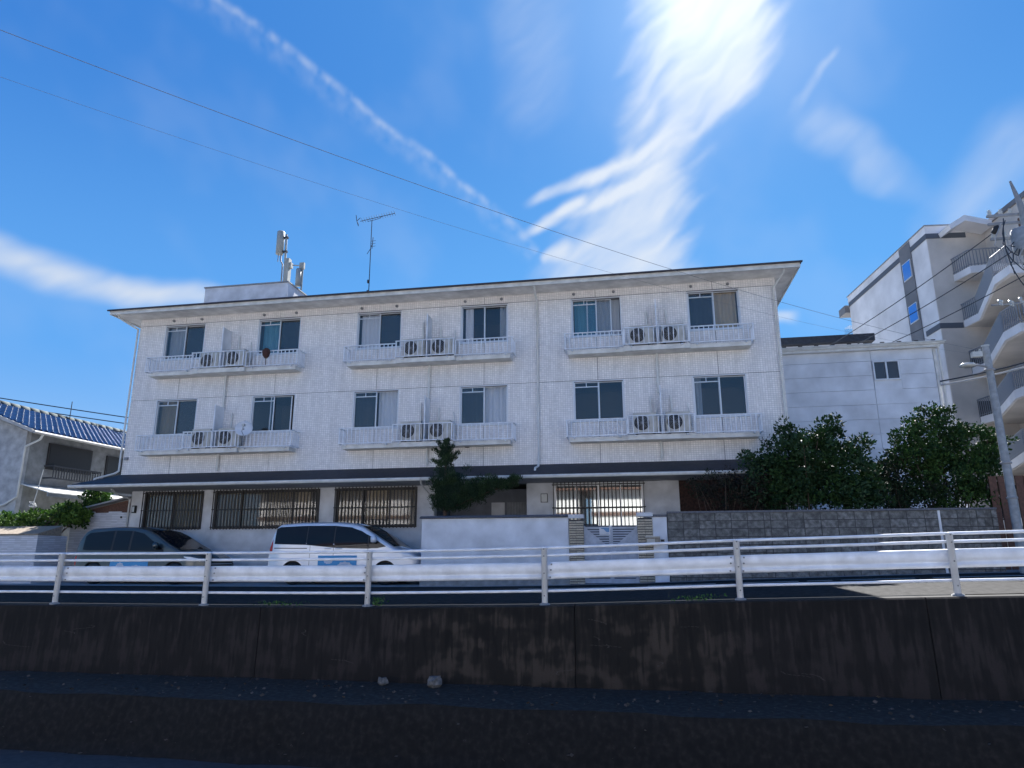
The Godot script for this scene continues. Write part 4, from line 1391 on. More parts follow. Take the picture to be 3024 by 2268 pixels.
func make_cars() -> void:
	var white := {called = "white_minivan", turn = 0.0, label = "white minivan with blue door sheet, nose behind the white garden wall",
		len = 5.05, hw = 0.93, sill = 0.30, belt = 1.26, top_max = 1.93, wheel_r = 0.345, arch = 0.40, wr = 0.89, wf = 3.98,
		paint = [0.72, 0.74, 0.78], mirror = 3.62, handles = [2.05, 2.42], gaps = [1.45, 2.25, 3.4], slide_rail = [0.2, 1.35],
		top = [[0.0, 0.95], [0.03, 1.25], [0.10, 1.55], [0.20, 1.80], [0.32, 1.88], [1.0, 1.93], [2.2, 1.93], [2.8, 1.88], [3.15, 1.79], [3.6, 1.53], [4.28, 1.12], [4.5, 1.07], [4.8, 0.99], [4.95, 0.90], [5.05, 0.74]],
		screen = [3.13, 4.22], rear = [0.06, 0.20],
		windows = [[[0.22, 1.27, 1.72], [0.34, 1.265, 1.79], [1.3, 1.24, 1.825]], [[1.33, 1.24, 1.825], [1.75, 1.19, 1.825], [2.23, 1.15, 1.815]], [[2.27, 1.15, 1.815], [2.8, 1.13, 1.76], [3.15, 1.12, 1.65], [3.38, 1.115, 1.52]], [[3.42, 1.115, 1.49], [3.7, 1.12, 1.32], [3.96, 1.165, 1.18]]],
		band = [[0.20, 1.265, 1.74], [0.34, 1.255, 1.80], [1.3, 1.23, 1.835], [2.25, 1.14, 1.825], [2.8, 1.12, 1.77], [3.4, 1.105, 1.52], [3.98, 1.165, 1.18]],
		headlight = [[4.42, 0.93, 0.945], [4.6, 0.83, 0.93], [4.85, 0.78, 0.88]], tail = [[0.02, 0.98, 1.10], [0.14, 0.98, 1.42]],
		sheet = [1.75, 3.05, 0.42, 0.90]}
	make_minivan(white, V(-11.75, -0.06, 1.05))
	var dark := {called = "dark_minivan", turn = -0.03, label = "dark grey-green minivan with blue door sheet parked at the left", 
		len = 5.0, hw = 0.93, sill = 0.28, belt = 1.10, top_max = 1.85, wheel_r = 0.345, arch = 0.40, wr = 0.85, wf = 3.92,
		paint = [0.045, 0.058, 0.060], mirror = 3.25, handles = [1.95, 2.35], gaps = [1.5, 2.15, 3.25],
		top = [[0.0, 0.92], [0.05, 1.15], [0.16, 1.48], [0.30, 1.72], [0.5, 1.80], [1.4, 1.85], [2.2, 1.83], [2.7, 1.74], [3.1, 1.57], [3.6, 1.29], [4.1, 1.05], [4.45, 0.98], [4.75, 0.90], [4.9, 0.82], [5.0, 0.70]],
		screen = [2.78, 4.05], rear = [0.10, 0.32],
		windows = [[[0.36, 1.12, 1.55], [0.5, 1.10, 1.66], [1.45, 1.09, 1.73]], [[1.52, 1.09, 1.73], [2.12, 1.08, 1.71]], [[2.2, 1.08, 1.71], [2.6, 1.07, 1.62], [3.1, 1.05, 1.32], [3.45, 1.03, 1.10]]],
		band = [[0.34, 1.11, 1.55], [0.5, 1.09, 1.67], [1.45, 1.08, 1.74], [2.15, 1.07, 1.72], [2.6, 1.06, 1.63], [3.1, 1.04, 1.33], [3.47, 1.02, 1.10]],
		headlight = [[4.25, 0.86, 0.88], [4.5, 0.76, 0.86], [4.8, 0.72, 0.80]], tail = [[0.03, 0.62, 0.90], [0.12, 0.60, 0.92]],
		sheet = [1.5, 2.95, 0.36, 0.72]}
	make_minivan(dark, V(-18.78, -0.06, 1.15))

# ------------------------------------------------------------------ neighbours on the left
func make_left() -> void:
	# low ribbed-tile wall with a sloping cap
	var w := thing("tile_wall", V(-24.0, -0.1, 1.4), "low ribbed-tile wall with sloping stone cap at the left edge", "wall")
	pbox("core", V(-32, -0.2, 0.72), V(-20.35, 1.54, 2.0), M.rib, w)
	for i in 12:
		var x := -20.34 - (i + 1) * 0.62
		var s := S()
		prism(s, [Vector2(2.02, 1.545), Vector2(1.0, 1.545), Vector2(1.0, 1.90), Vector2(2.02, 1.60)], V(x, 0, 0), V(0, 0, 1), V(0, 1, 0), V(0.61, 0, 0))
		obj("cap_stone", s, M.sand, w)
	# lean-to annex of ribbed tile
	var a := thing("annex", V(-20.3, -0.1, -1.5), "ribbed-tile lean-to with sloping roof left of the main house", "annex")
	pbox("front_wall", V(-21.5, -0.15, -0.8), V(-19.02, 2.45, -0.6), M.rib, a)
	pbox("side_wall", V(-21.5, -0.15, -4.0), V(-21.3, 2.45, -0.8), M.rib, a)
	var s := S()
	prism(s, [Vector2(-21.75, 2.44), Vector2(-21.75, 2.50), Vector2(-19.02, 3.06), Vector2(-19.02, 2.99)], V(0, 0, -4.2), V(1, 0, 0), V(0, 1, 0), V(0, 0, 3.75))
	obj("roof", s, M.grey, a)
	s = S()
	prism(s, [Vector2(-21.4, 2.452), Vector2(-19.03, 2.452), Vector2(-19.03, 2.95)], V(0, 0, -0.78), V(1, 0, 0), V(0, 1, 0), V(0, 0, 0.12))
	obj("gable_board", s, M.rust, a)
	for x in [[-20.9, -20.5], [-19.9, -19.35]]:
		pbox("light_strip", V(x[0], 2.452, -0.62), V(x[1], 2.49, -0.585), M.plaster_white, a)
	var vt := S()
	lathe(vt, V(-19.33, 2.27, -0.6), V(0, 0, 1), [[0.04, 0.0], [0.04, 0.03], [0.0, 0.035]], 10)
	obj("vent", vt, M.black, a)
	# house with the blue pantile roof
	var h := thing("tile_roof_house", V(-26, -0.1, -4), "two-storey pale house with glossy blue pantile roof at the left", "house")
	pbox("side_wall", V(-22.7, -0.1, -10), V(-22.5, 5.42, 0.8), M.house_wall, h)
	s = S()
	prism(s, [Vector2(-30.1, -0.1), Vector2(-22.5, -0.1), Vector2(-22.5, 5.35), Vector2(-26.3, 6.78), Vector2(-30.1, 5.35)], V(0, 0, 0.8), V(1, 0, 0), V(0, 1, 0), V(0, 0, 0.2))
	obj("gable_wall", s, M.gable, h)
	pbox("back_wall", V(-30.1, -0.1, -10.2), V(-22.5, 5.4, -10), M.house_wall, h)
	var slope := atan2(7.0 - 5.31, 4.5)
	var rf := part("roof", h)
	s = S()
	prism(s, [Vector2(-21.8, 5.24), Vector2(-21.8, 5.30), Vector2(-26.3, 6.98), Vector2(-30.8, 5.30), Vector2(-30.8, 5.24), Vector2(-26.3, 6.90)], V(0, 0, -10.6), V(1, 0, 0), V(0, 1, 0), V(0, 0, 12.1))
	obj("roof_deck", s, M.blue_tile[0], rf)
	var tm := []
	for k in 3:
		var t := S()
		t.set_smooth_group(1)
		var nn := 8
		for i in nn:
			var u0 := -0.14 + 0.28 * i / nn
			var u1 := -0.14 + 0.28 * (i + 1) / nn
			var h0 := 0.03 + 0.028 * cos(TAU * u0 / 0.28)
			var h1 := 0.03 + 0.028 * cos(TAU * u1 / 0.28)
			var row := [[0.0, -0.03], [0.09, 0.004], [0.18, 0.022], [0.27, 0.026], [0.34, 0.012], [0.35, -0.03]]
			for q in row.size() - 1:
				quad(t, V(row[q][0], h0 + row[q][1], u0), V(row[q][0], h1 + row[q][1], u1), V(row[q + 1][0], h1 + row[q + 1][1], u1), V(row[q + 1][0], h0 + row[q + 1][1], u0))
		t.generate_normals()
		t.set_material(M.blue_tile[k])
		tm.append(t.commit())
	for j in 15:
		for i in 20:
			var o := MeshInstance3D.new()
			o.mesh = tm[(i * 7 + j * 5 + (i * j) % 3) % 3]
			var d := 0.05 + j * 0.312
			o.rotation.z = -slope
			o.position = V(-26.3 + d * cos(slope), 7.0 - d * sin(slope), 1.36 - i * 0.28) - off[h]
			put(o, "roof_tile", rf)
	var rest := SurfaceTool.new()
	rest.begin(Mesh.PRIMITIVE_TRIANGLES)
	for j in 15:
		for i in range(20, 42):
			var d := 0.05 + j * 0.312
			rest.append_from(tm[1], 0, Transform3D(Basis(Vector3(0, 0, 1), -slope), V(-26.3 + d * cos(slope), 7.0 - d * sin(slope), 1.36 - i * 0.28)))
	rest.set_material(M.blue_tile[1])
	var ro := MeshInstance3D.new()
	ro.mesh = rest.commit()
	ro.position = -off[h]
	put(ro, "far_roof_tiles", rf)
	ro.set_meta("kind", "stuff")
	var rd := S()
	for i in 24:
		lathe(rd, V(-26.3, 7.02, 1.45 - i * 0.5), V(0, 0, -1), [[0.0, 0.0], [0.15, 0.0], [0.15, 0.48], [0.13, 0.49], [0.0, 0.49]], 10)
	obj("ridge", rd, M.mossy, rf)
	s = S()
	prism(s, [Vector2(-21.75, 5.18), Vector2(-21.75, 5.30), Vector2(-26.3, 7.0), Vector2(-26.3, 6.86)], V(0, 0, 1.47), V(1, 0, 0), V(0, 1, 0), V(0, 0, 0.06))
	prism(s, [Vector2(-30.85, 5.18), Vector2(-30.85, 5.30), Vector2(-26.3, 7.0), Vector2(-26.3, 6.86)], V(0, 0, 1.47), V(1, 0, 0), V(0, 1, 0), V(0, 0, 0.06))
	obj("verge_board", s, M.soffit, rf)
	s = S()
	tube(s, [V(-21.72, 5.22, 1.5), V(-21.72, 5.24, -10.5)], 0.06, -1, 8)
	obj("gutter", s, M.soffit, h)
	s = S()
	tube(s, [V(-21.75, 5.18, 1.05), V(-21.85, 5.0, 1.05), V(-22.44, 4.75, 1.05), V(-22.44, 2.9, 1.05), V(-22.9, 2.6, 1.1), V(-24.5, 2.4, 1.1)], 0.04, -1, 8)
	obj("downpipe", s, M.trim, h)
	for wd in [[-2.2, -0.1, 4.1, 5.0], [-4.4, -3.15, 4.0, 4.92]]:
		var wn := part("window", h)
		pbox("frame", V(-22.5, wd[2] - 0.06, wd[0] - 0.06), V(-22.45, wd[3] + 0.06, wd[1] + 0.06), M.bronze, wn)
		pbox("pane", V(-22.45, wd[2], wd[0]), V(-22.44, wd[3], wd[1]), M.black, wn)
	var bl := part("window_rail", h)
	pbox("rail", V(-22.12, 4.12, -2.45), V(-22.06, 4.18, 0.02), M.iron, bl)
	pbox("rail", V(-22.12, 3.66, -2.45), V(-22.06, 3.71, 0.02), M.iron, bl)
	for i in 19:
		var z := -2.42 + i * 0.133
		pbox("baluster", V(-22.10, 3.71, z - 0.018), V(-22.075, 4.12, z + 0.018), M.iron, bl)
	for z in [-2.45, -0.02]:
		pbox("bracket", V(-22.5, 3.66, z), V(-22.12, 3.72, z + 0.04), M.iron, bl)
		pbox("bracket", V(-22.5, 4.12, z), V(-22.12, 4.18, z + 0.04), M.iron, bl)
	# sheet metal lean-to roof under the windows
	var lr := part("lean_to", h)
	for i in 7:
		var z := 0.95 - i * 0.72
		s = S()
		prism(s, [Vector2(-22.5, 3.36), Vector2(-22.5, 3.40), Vector2(-21.2, 3.06), Vector2(-21.2, 3.02)], V(0, 0, z), V(1, 0, 0), V(0, 1, 0), V(0, 0, -0.70))
		obj("roof_sheet", s, M.trim, lr)
	pbox("beam", V(-21.28, 2.90, -4.1), V(-21.22, 3.02, 0.95), M.grey, lr)
	pbox("lean_to_wall", V(-21.5, -0.1, -4.0), V(-21.4, 2.0, -3.9), M.grey, lr)
	h.scale = Vector3(1.09, 1.09, 1.09)
	h.position = V(-28.34, -0.1, -6.43)
	# aerials of that house
	for q in [[-28.5, -1.85, 8.9, "old aerial on the blue roof at the picture's left edge", true], [-28.5, -7.2, 8.6, "bare thin mast on the blue roof ridge", false]]:
		var t := thing("roof_mast", V(q[0], 7.6, q[1]), q[3], "aerial")
		s = S()
		tube(s, [V(q[0], 7.4, q[1]), V(q[0], q[2], q[1])], 0.02, -1, 6)
		obj("mast", s, M.iron, t)
		if q[4]:
			s = S()
			tube(s, [V(q[0] - 0.3, q[2] - 0.05, q[1]), V(q[0] + 0.45, q[2] + 0.12, q[1])], 0.014, -1, 6)
			tube(s, [V(q[0] - 0.28, q[2] - 0.3, q[1]), V(q[0] - 0.33, q[2], q[1]), V(q[0] - 0.24, q[2] + 0.25, q[1])], 0.014, -1, 6)
			obj("boom", s, M.iron, t)
	# loose coil of pale cable on a rod
	var cc := thing("cable_coil", V(-21.2, 2.5, 1.0), "pale cable coil hanging from a rod over the hedge", "cable")
	s = S()
	tube(s, [V(-21.55, 3.95, 1.0), V(-21.62, 3.4, 1.0), V(-21.72, 2.75, 1.0)], 0.016, -1, 6)
	for k in 4:
		var ring := []
		for i in 13:
			var an := TAU * i / 12.0
			ring.append(V(-21.75 + 0.15 * cos(an + k), 2.68 + 0.10 * sin(an + k * 0.5), 1.0 + 0.05 * sin(an * 2 + k)))
		tube(s, ring, 0.009, -1, 5)
	obj("coil", s, M.ceramic, cc)

# ------------------------------------------------------------------ neighbours on the right
func make_right() -> void:
	var w := thing("siding_house", V(9.3, 0.0, -11), "white horizontal-sided house with one small window behind the shrubs", "house")
	var Z := -6.5
	pbox("core", V(5.6, 0.0, -15.5), V(12.24, 9.0, Z - 0.05), M.siding, w)
	var rows := [[8.578, 9.0]]
	for j in 15: rows.append([8.566 - (j + 1) * 0.61 + 0.012, 8.566 - j * 0.61])
	for r in rows:
		for k in 2:
			var xa := 5.6 if k == 0 else 9.817
			var xb := 9.803 if k == 0 else 12.17
			if r[0] < 8.55 and r[1] > 7.8 and k == 1: xa = 10.88
			pbox("board", V(xa, r[0], Z - 0.049), V(xb, r[1], Z), M.siding, w)
	pbox("corner_trim", V(12.18, 0.0, Z - 0.14), V(12.29, 9.0, Z + 0.03), M.trim, w)
	pbox("corner_trim", V(12.243, 0.0, Z - 0.45), V(12.291, 9.0, Z - 0.142), M.trim, w)
	pbox("window_surround", V(9.82, 7.33, Z - 0.048), V(10.87, 8.57, Z + 0.01), M.siding, w)
	var wn := part("window", w)
	var f := S()
	bx(f, V(9.83, 7.74, Z + 0.01), V(10.83, 7.79, Z + 0.08))
	bx(f, V(9.83, 8.50, Z + 0.01), V(10.83, 8.55, Z + 0.08))
	bx(f, V(9.83, 7.79, Z + 0.01), V(9.88, 8.50, Z + 0.08))
	bx(f, V(10.78, 7.79, Z + 0.01), V(10.83, 8.50, Z + 0.08))
	bx(f, V(10.30, 7.79, Z + 0.01), V(10.36, 8.50, Z + 0.08))
	obj("frame", f, M.alu, wn)
	for x in [9.88, 10.36]: pbox("pane", V(x, 7.79, Z + 0.02), V(x + 0.42, 8.50, Z + 0.026), M.dark_pane, wn)
	pbox("eave_board", V(5.5, 9.002, Z - 0.1), V(12.4, 9.11, Z + 0.23), M.trim, w)
	var gt := S()
	tube(gt, [V(5.45, 9.15, Z + 0.25), V(12.55, 9.15, Z + 0.25)], 0.062, -1, 8)
	obj("gutter", gt, M.trim, w)
	var r := S()
	prism(r, [Vector2(Z + 0.35, 9.19), Vector2(Z + 0.35, 9.23), Vector2(-11.3, 9.9), Vector2(-15.8, 9.23), Vector2(-15.8, 9.19)], V(5.45, 0, 0), V(0, 0, 1), V(0, 1, 0), V(7.15, 0, 0))
	var roof := obj("roof", r, M.trim, w)
	for i in 11: pbox("snow_stop", V(5.7 + i * 0.64, 9.26, Z + 0.16), V(5.86 + i * 0.64, 9.31, Z + 0.22), M.black, roof)
	var dp := S()
	tube(dp, [V(12.32, 9.1, Z + 0.23), V(12.35, 8.9, Z + 0.1), V(12.37, 0.0, Z + 0.08)], 0.046, -1, 8)
	obj("downpipe", dp, M.trim, w)
	var d := thing("dark_roof_house", V(6.5, 0.0, -20), "house behind the siding house, only its dark roof edge showing", "house")
	pbox("wall", V(3.0, 0.0, -24), V(10.6, 9.9, -17.0), M.plaster_white, d)
	pbox("soffit", V(2.6, 9.902, -24.4), V(11.0, 9.95, -16.6), M.soffit, d)
	var dr := S()
	prism(dr, [Vector2(-16.5, 12.4), Vector2(-16.5, 12.8), Vector2(-20.5, 13.7), Vector2(-24.5, 12.8), Vector2(-24.5, 12.4)], V(2.5, 0, 0), V(0, 0, 1), V(0, 1, 0), V(11.0, 0, 0))
	obj("roof", dr, M.roof_dark, d)
	pbox("upper_wall", V(2.9, 9.95, -24.2), V(13.0, 12.4, -17.0), M.plaster_white, d)

func make_apartment() -> void:
	# local frame: x along the front, z out of the front, corner at the origin
	var a := local_thing("apartment_block", V(18.38, 0.0, -20.0), deg_to_rad(5.5), "tall pale apartment block with galleries and iron railings at the right", "building")
	pbox("main_block", V(0.0, 0.0, -12.0), V(9.0, 20.05, 0.0), M.apt_white, a)
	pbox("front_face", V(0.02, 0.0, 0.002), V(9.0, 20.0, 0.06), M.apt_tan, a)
	pbox("parapet", V(-0.03, 20.052, -12.1), V(1.9, 20.55, 0.08), M.apt_white, a)
	pbox("parapet", V(1.9, 20.052, -12.1), V(9.0, 20.5, 0.08), M.apt_white, a)
	pbox("coping", V(-0.08, 20.552, -12.15), V(9.0, 20.62, 0.13), M.grey, a)
	for y in [19.72, 13.9]:
		pbox("band", V(-0.05, y, -12.0 if y > 15 else -1.55), V(-0.002, y + 0.33, 0.09), M.apt_band, a)
		pbox("band", V(-0.002, y, 0.062), V(2.3 if y > 15 else 1.3, y + 0.33, 0.092), M.apt_band, a)
	# grey strip of windows on the side
	pbox("window_strip", V(-0.06, 0.0, -3.35), V(-0.003, 20.5, -1.9), M.apt_grey, a)
	for k in 6:
		var y := 18.2 - k * 2.93
		var wn := part("window", a)
		pbox("frame", V(-0.10, y - 0.06, -3.12), V(-0.062, y + 1.14, -2.04), M.alu, wn)
		pbox("pane", V(-0.115, y, -3.06), V(-0.101, y + 1.08, -2.10), M.mirror_blue, wn)
	pbox("eave_end", V(-0.3, 19.3, -13.4), V(2.0, 19.9, -12.15), M.apt_grey, a)
	pbox("rear_balcony", V(-0.25, 17.3, -12.9), V(0.6, 18.2, -12.02), M.glass, a)
	# canopy over the top gallery
	var s := S()
	prism(s, [Vector2(0.8, 19.72), Vector2(1.7, 20.25), Vector2(3.2, 19.85), Vector2(3.2, 20.2), Vector2(1.7, 20.62), Vector2(0.7, 20.0)], V(0, 0, 0.1), V(1, 0, 0), V(0, 1, 0), V(0, 0, 1.2))
	obj("canopy", s, M.apt_white, a)
	# galleries: the top one short, those below run forward to the stair wing
	var short := [Vector2(1.2, 0.07), Vector2(1.45, 1.4), Vector2(2.3, 1.6), Vector2(5.0, 1.6), Vector2(5.0, 0.07)]
	var long := [Vector2(1.35, 0.07), Vector2(1.45, 1.4), Vector2(-0.9, 7.0), Vector2(-1.0, 8.45), Vector2(5.0, 8.5), Vector2(5.0, 0.07)]
	for k in 6:
		var y := 16.85 - k * 2.93
		if y < 0.5: continue
		var g := part("gallery", a)
		var poly: Array = short if k == 0 else long
		s = S()
		prism(s, poly, V(0, y, 0), V(1, 0, 0), V(0, 0, 1), V(0, 0.42, 0))
		obj("slab", s, M.apt_white, g)
		# ceiling face of tan render just under the slab
		var inner := []
		var cen := Vector2(3.0, 3.0 if k else 0.8)
		for p in poly: inner.append(p.lerp(cen, 0.06))
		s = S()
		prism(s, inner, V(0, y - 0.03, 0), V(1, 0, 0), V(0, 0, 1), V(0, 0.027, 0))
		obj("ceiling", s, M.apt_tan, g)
		for i in poly.size() - 2:
			var p: Vector2 = poly[i]
			var q: Vector2 = poly[i + 1]
			var n := maxi(3, int(p.distance_to(q) / 0.16))
			var top := y + 0.42 + 1.0
			s = S()
			tube(s, [V(p.x, top, p.y), V(q.x, top, q.y)], 0.035, -1, 6)
			obj("rail", s, M.rail_grey, g)
			s = S()
			tube(s, [V(p.x, y + 0.52, p.y), V(q.x, y + 0.52, q.y)], 0.02, -1, 6)
			obj("rail", s, M.rail_grey, g)
			for j in n:
				var m := p.lerp(q, (j + 0.5) / n)
				pbox("baluster", V(m.x - 0.02, y + 0.42, m.y - 0.02), V(m.x + 0.02, top - 0.02, m.y + 0.02), M.rail_grey, g)
	# doors and windows on the front, behind the galleries
	for k in 6:
		var y := 11.3 - k * 2.93 + 2.93
		if y < 0.4 or y > 12: continue
		var wn := part("window", a)
		pbox("frame", V(1.35, y - 0.2, 0.062), V(2.45, y + 1.05, 0.10), M.iron, wn)
		pbox("pane", V(1.42, y - 0.12, 0.10), V(2.38, y + 0.98, 0.105), M.glass, wn)
	# stair wing that comes forward on the right
	pbox("stair_wing", V(3.4, 0.0, 0.07), V(14.0, 20.2, 14.0), M.apt_tan, a)
	pbox("wing_coping", V(3.3, 20.202, 0.0), V(14.0, 20.5, 14.1), M.apt_grey, a)
	for k in 6:
		pbox("door", V(3.36, 17.3 - k * 2.93, 3.2), V(3.398, 19.3 - k * 2.93, 4.1), M.rust, a)

func insulator(s: SurfaceTool, p: Vector3, k := 1.0) -> void:
	lathe(s, p, Vector3.UP, [[0.03 * k, 0.0], [0.07 * k, 0.03 * k], [0.03 * k, 0.06 * k], [0.07 * k, 0.09 * k], [0.03 * k, 0.12 * k], [0.05 * k, 0.16 * k], [0.0, 0.19 * k]], 8)

func make_poles() -> void:
	var p := thing("lamp_post", V(9.5, 0.3, 3.2), "pale grey lamp post with a small street lamp by the wall's end", "lamp post")
	var s := S()
	tube(s, [V(9.5, 0.1, 3.2), V(9.5, 6.3, 3.2)], 0.112, 0.085, 18)
	obj("shaft", s, M.pole, p)
	s = S()
	lathe(s, V(9.5, 6.3, 3.2), Vector3.UP, [[0.10, -0.02], [0.105, 0.02], [0.0, 0.05]], 14)
	obj("cap", s, M.ceramic, p)
	s = S()
	tube(s, [V(9.42, 5.72, 3.24), V(9.2, 5.76, 3.3), V(9.1, 5.75, 3.32)], 0.03, -1, 8)
	obj("arm", s, M.grey, p)
	s = S()
	lathe(s, V(8.92, 5.70, 3.34), Vector3.UP, [[0.0, 0.0], [0.12, 0.0], [0.20, 0.03], [0.17, 0.09], [0.06, 0.12], [0.0, 0.12]], 14)
	obj("lamp_head", s, M.ceramic, p)
	for y in [5.6, 3.1, 2.2]:
		s = S()
		lathe(s, V(9.5, y, 3.2), Vector3.UP, [[0.12, 0.0], [0.132, 0.01], [0.132, 0.05], [0.12, 0.06]], 14)
		obj("band", s, M.grey, p)
	s = S()
	for y in [6.0, 6.1]: insulator(s, V(9.32, y, 3.25), 0.6)
	obj("insulator", s, M.ceramic, p)
	pbox("cable_box", V(9.12, 6.0, 3.15), V(9.36, 6.14, 3.29), M.ceramic, p)
	# the distribution pole at the picture's edge
	var q := thing("utility_pole", V(13.55, 0.0, -1.0), "concrete power pole with crossarms, transformer and looping wires at right edge", "utility pole")
	s = S()
	tube(s, [V(13.62, 0.0, -1.0), V(13.40, 12.0, -1.0)], 0.19, 0.14, 16)
	obj("shaft", s, M.pole, q)
	s = S()
	tube(s, [V(13.42, 11.8, -1.0), V(13.32, 12.6, -1.0), V(13.18, 13.3, -1.0)], 0.13, 0.035, 10)
	obj("top_cone", s, M.grey, q)
	for y in [12.05, 11.75, 11.2]:
		pbox("crossarm", V(12.3, y, -1.13), V(14.6, y + 0.08, -1.05), M.grey, q)
	for x in [12.4, 12.75, 13.05]:
		for y in [12.13, 11.28]:
			s = S()
			insulator(s, V(x, y, -1.09), 1.1)
			obj("insulator", s, M.ceramic, q)
	s = S()
	lathe(s, V(13.05, 10.55, -0.72), Vector3.UP, [[0.0, 0.0], [0.28, 0.0], [0.30, 0.1], [0.30, 0.75], [0.26, 0.82], [0.0, 0.85]], 16)
	obj("transformer", s, M.pole, q)
	s = S()
	lathe(s, V(12.35, 11.4, -1.0), V(0.5, 0.8, 0.2).normalized(), [[0.0, 0.0], [0.08, 0.02], [0.09, 0.25], [0.03, 0.32], [0.0, 0.34]], 10)
	obj("switch", s, M.black, q)
	for k in 9:
		s = S()
		var pts := []
		var a := V(12.2 + rng.randf() * 1.1, 11.1 + rng.randf() * 0.9, -1.0 + rng.randf() * 0.4)
		var b := V(12.3 + rng.randf() * 1.2, 9.2 + rng.randf() * 1.6, -0.9 + rng.randf() * 0.5)
		for i in 9:
			var t := i / 8.0
			pts.append(a.lerp(b, t) + V(-0.35 * sin(PI * t) * rng.randf_range(0.85, 1.15), -0.25 * sin(PI * t), 0.15 * sin(PI * t)))
		tube(s, pts, 0.017, -1, 5)
		obj("loop_wire", s, M.wire if k % 3 else M.wire_light, q)
	# bundled closures on the lower cables
	s = S()
	for k in 9:
		var c := V(12.0 + 0.16 * k, 8.9 + 0.05 * sin(k * 2.0), -0.9 + 0.1 * cos(k * 3.0))
		lathe(s, c, V(1, 0.1, 0).normalized(), [[0.02, 0.0], [0.06, 0.03], [0.06, 0.09], [0.02, 0.12]], 8)
		insulator(s, c + V(0.05, -0.15, 0.05), 0.6)
	obj("cable_closure", s, M.ceramic, q)
	pbox("cable_bracket", V(11.9, 8.82, -1.0), V(13.6, 8.87, -0.95), M.grey, q)

func wire(called: String, a: Vector3, b: Vector3, sag: float, r: float, m: Material, label: String, group := "") -> void:
	var s := S()
	var pts := []
	for i in 33:
		var t := i / 32.0
		pts.append(a.lerp(b, t) - V(0, sag * 4.0 * t * (1.0 - t), 0))
	tube(s, pts, r, -1, 6)
	var o := obj(called, s, m)
	tag(o, label, "cable", group)

func make_wires() -> void:
	var g := "overhead cables"
	wire("overhead_cable", V(9.4, 6.18, 3.2), V(-8.4, 6.85, 18.9), 0.50, 0.0038, M.wire_sky, "upper thin cable crossing the whole sky from top left to lamp post", g)
	wire("overhead_cable", V(9.4, 6.05, 3.2), V(-8.4, 6.25, 18.9), 0.55, 0.0018, M.wire_sky, "lower faint cable crossing the sky just under the upper one", g)
	for k in 3:
		wire("overhead_cable", V(-48, 11.2 - 0.42 * k - (0.35 if k == 2 else 0.0), 4.0), V(-14.0, 7.2 - 0.30 * k, -20.0), 0.5, 0.028, M.wire, ["topmost of three cables over the blue tiled roof", "middle of three cables over the blue tiled roof", "lowest of three cables over the blue tiled roof"][k], g)
	for k in 3:
		wire("overhead_cable", V(12.6 + 0.3 * k, 11.6 - 0.85 * k, -1.0), V(8.2 + 0.5 * k, 9.6 - 0.25 * k, -9.0), 0.15, 0.016, M.wire, ["steep service cable nearest the apartment block's roof", "second steep service cable before the apartment block", "third steep service cable, lowest before the apartment block"][k], g)
	for k in 2:
		wire("overhead_cable", V(12.2, 7.55 - 0.16 * k, -6.3), V(19.0, 9.2 - 0.2 * k, -4.5), 0.25, 0.03 if k == 0 else 0.04, M.wire if k == 0 else M.wire_light, ["thick black cable passing behind the lamp post", "thick pale cable just under the black one behind lamp post"][k], g)

# ------------------------------------------------------------------ plants
func clump(A: Dictionary, c: Vector3, r: Vector3, n: int, size: float, aspect: float, col: Color, up := 0.4) -> void:
	for i in n:
		var d := V(rng.randfn(), rng.randfn(), rng.randfn()).normalized()
		var k := pow(rng.randf(), 0.4)
		var p := c + d * k * r
		var dir := (d * 0.7 + V(rng.randfn() * 0.5, up + rng.randfn() * 0.45, rng.randfn() * 0.5)).normalized()
		leaf(A, p, dir, size * rng.randf_range(0.65, 1.3), aspect, col * rng.randf_range(0.65, 1.35))

func branches(called: String, parent: Node, base: Vector3, tips: Array, r: float) -> void:
	var s := S()
	for t in tips:
		var mid: Vector3 = base.lerp(t, 0.5) + V(rng.randfn() * 0.12, 0.1, rng.randfn() * 0.12)
		tube(s, [base, base.lerp(mid, 0.5) + V(rng.randfn() * 0.04, 0.0, 0.0), mid, t], r, r * 0.3, 6)
	obj(called, s, M.bark, parent)

func shrub(called: String, label: String, base: Vector3, lobes: Array, n: int, size: float, aspect: float, cols: Array, stems: int, cat := "shrub") -> void:
	# lobes: [centre, radius vector]; clumps gather near each lobe's skin so that gaps stay between them
	var t := thing(called, base, label, cat)
	var A := leaf_arrays()
	var tips := []
	for l in lobes:
		var c: Vector3 = l[0]
		var r: Vector3 = l[1]
		var k := maxi(5, int(n * r.x * r.y * 1.0))
		for i in k:
			var d := V(rng.randfn(), rng.randfn() + 0.25, rng.randfn()).normalized()
			var p := c + d * r * rng.randf_range(0.55, 1.05)
			var cr := rng.randf_range(0.13, 0.26)
			clump(A, p, V(cr, cr * 0.8, cr), 34, size, aspect, cols[rng.randi() % cols.size()], 0.35)
			if i % 9 == 0 and tips.size() < 26: tips.append(p)
	leaf_mesh("crown", A, leaf_mat(0.6), t)
	var st := []
	for i in stems:
		var o := base + V((i - stems * 0.5) * 0.09, 0, rng.randfn() * 0.06)
		var mine := []
		for j in tips.size():
			if j % stems == i: mine.append(tips[j])
		if mine.size(): branches("stem", t, o, mine, 0.028)

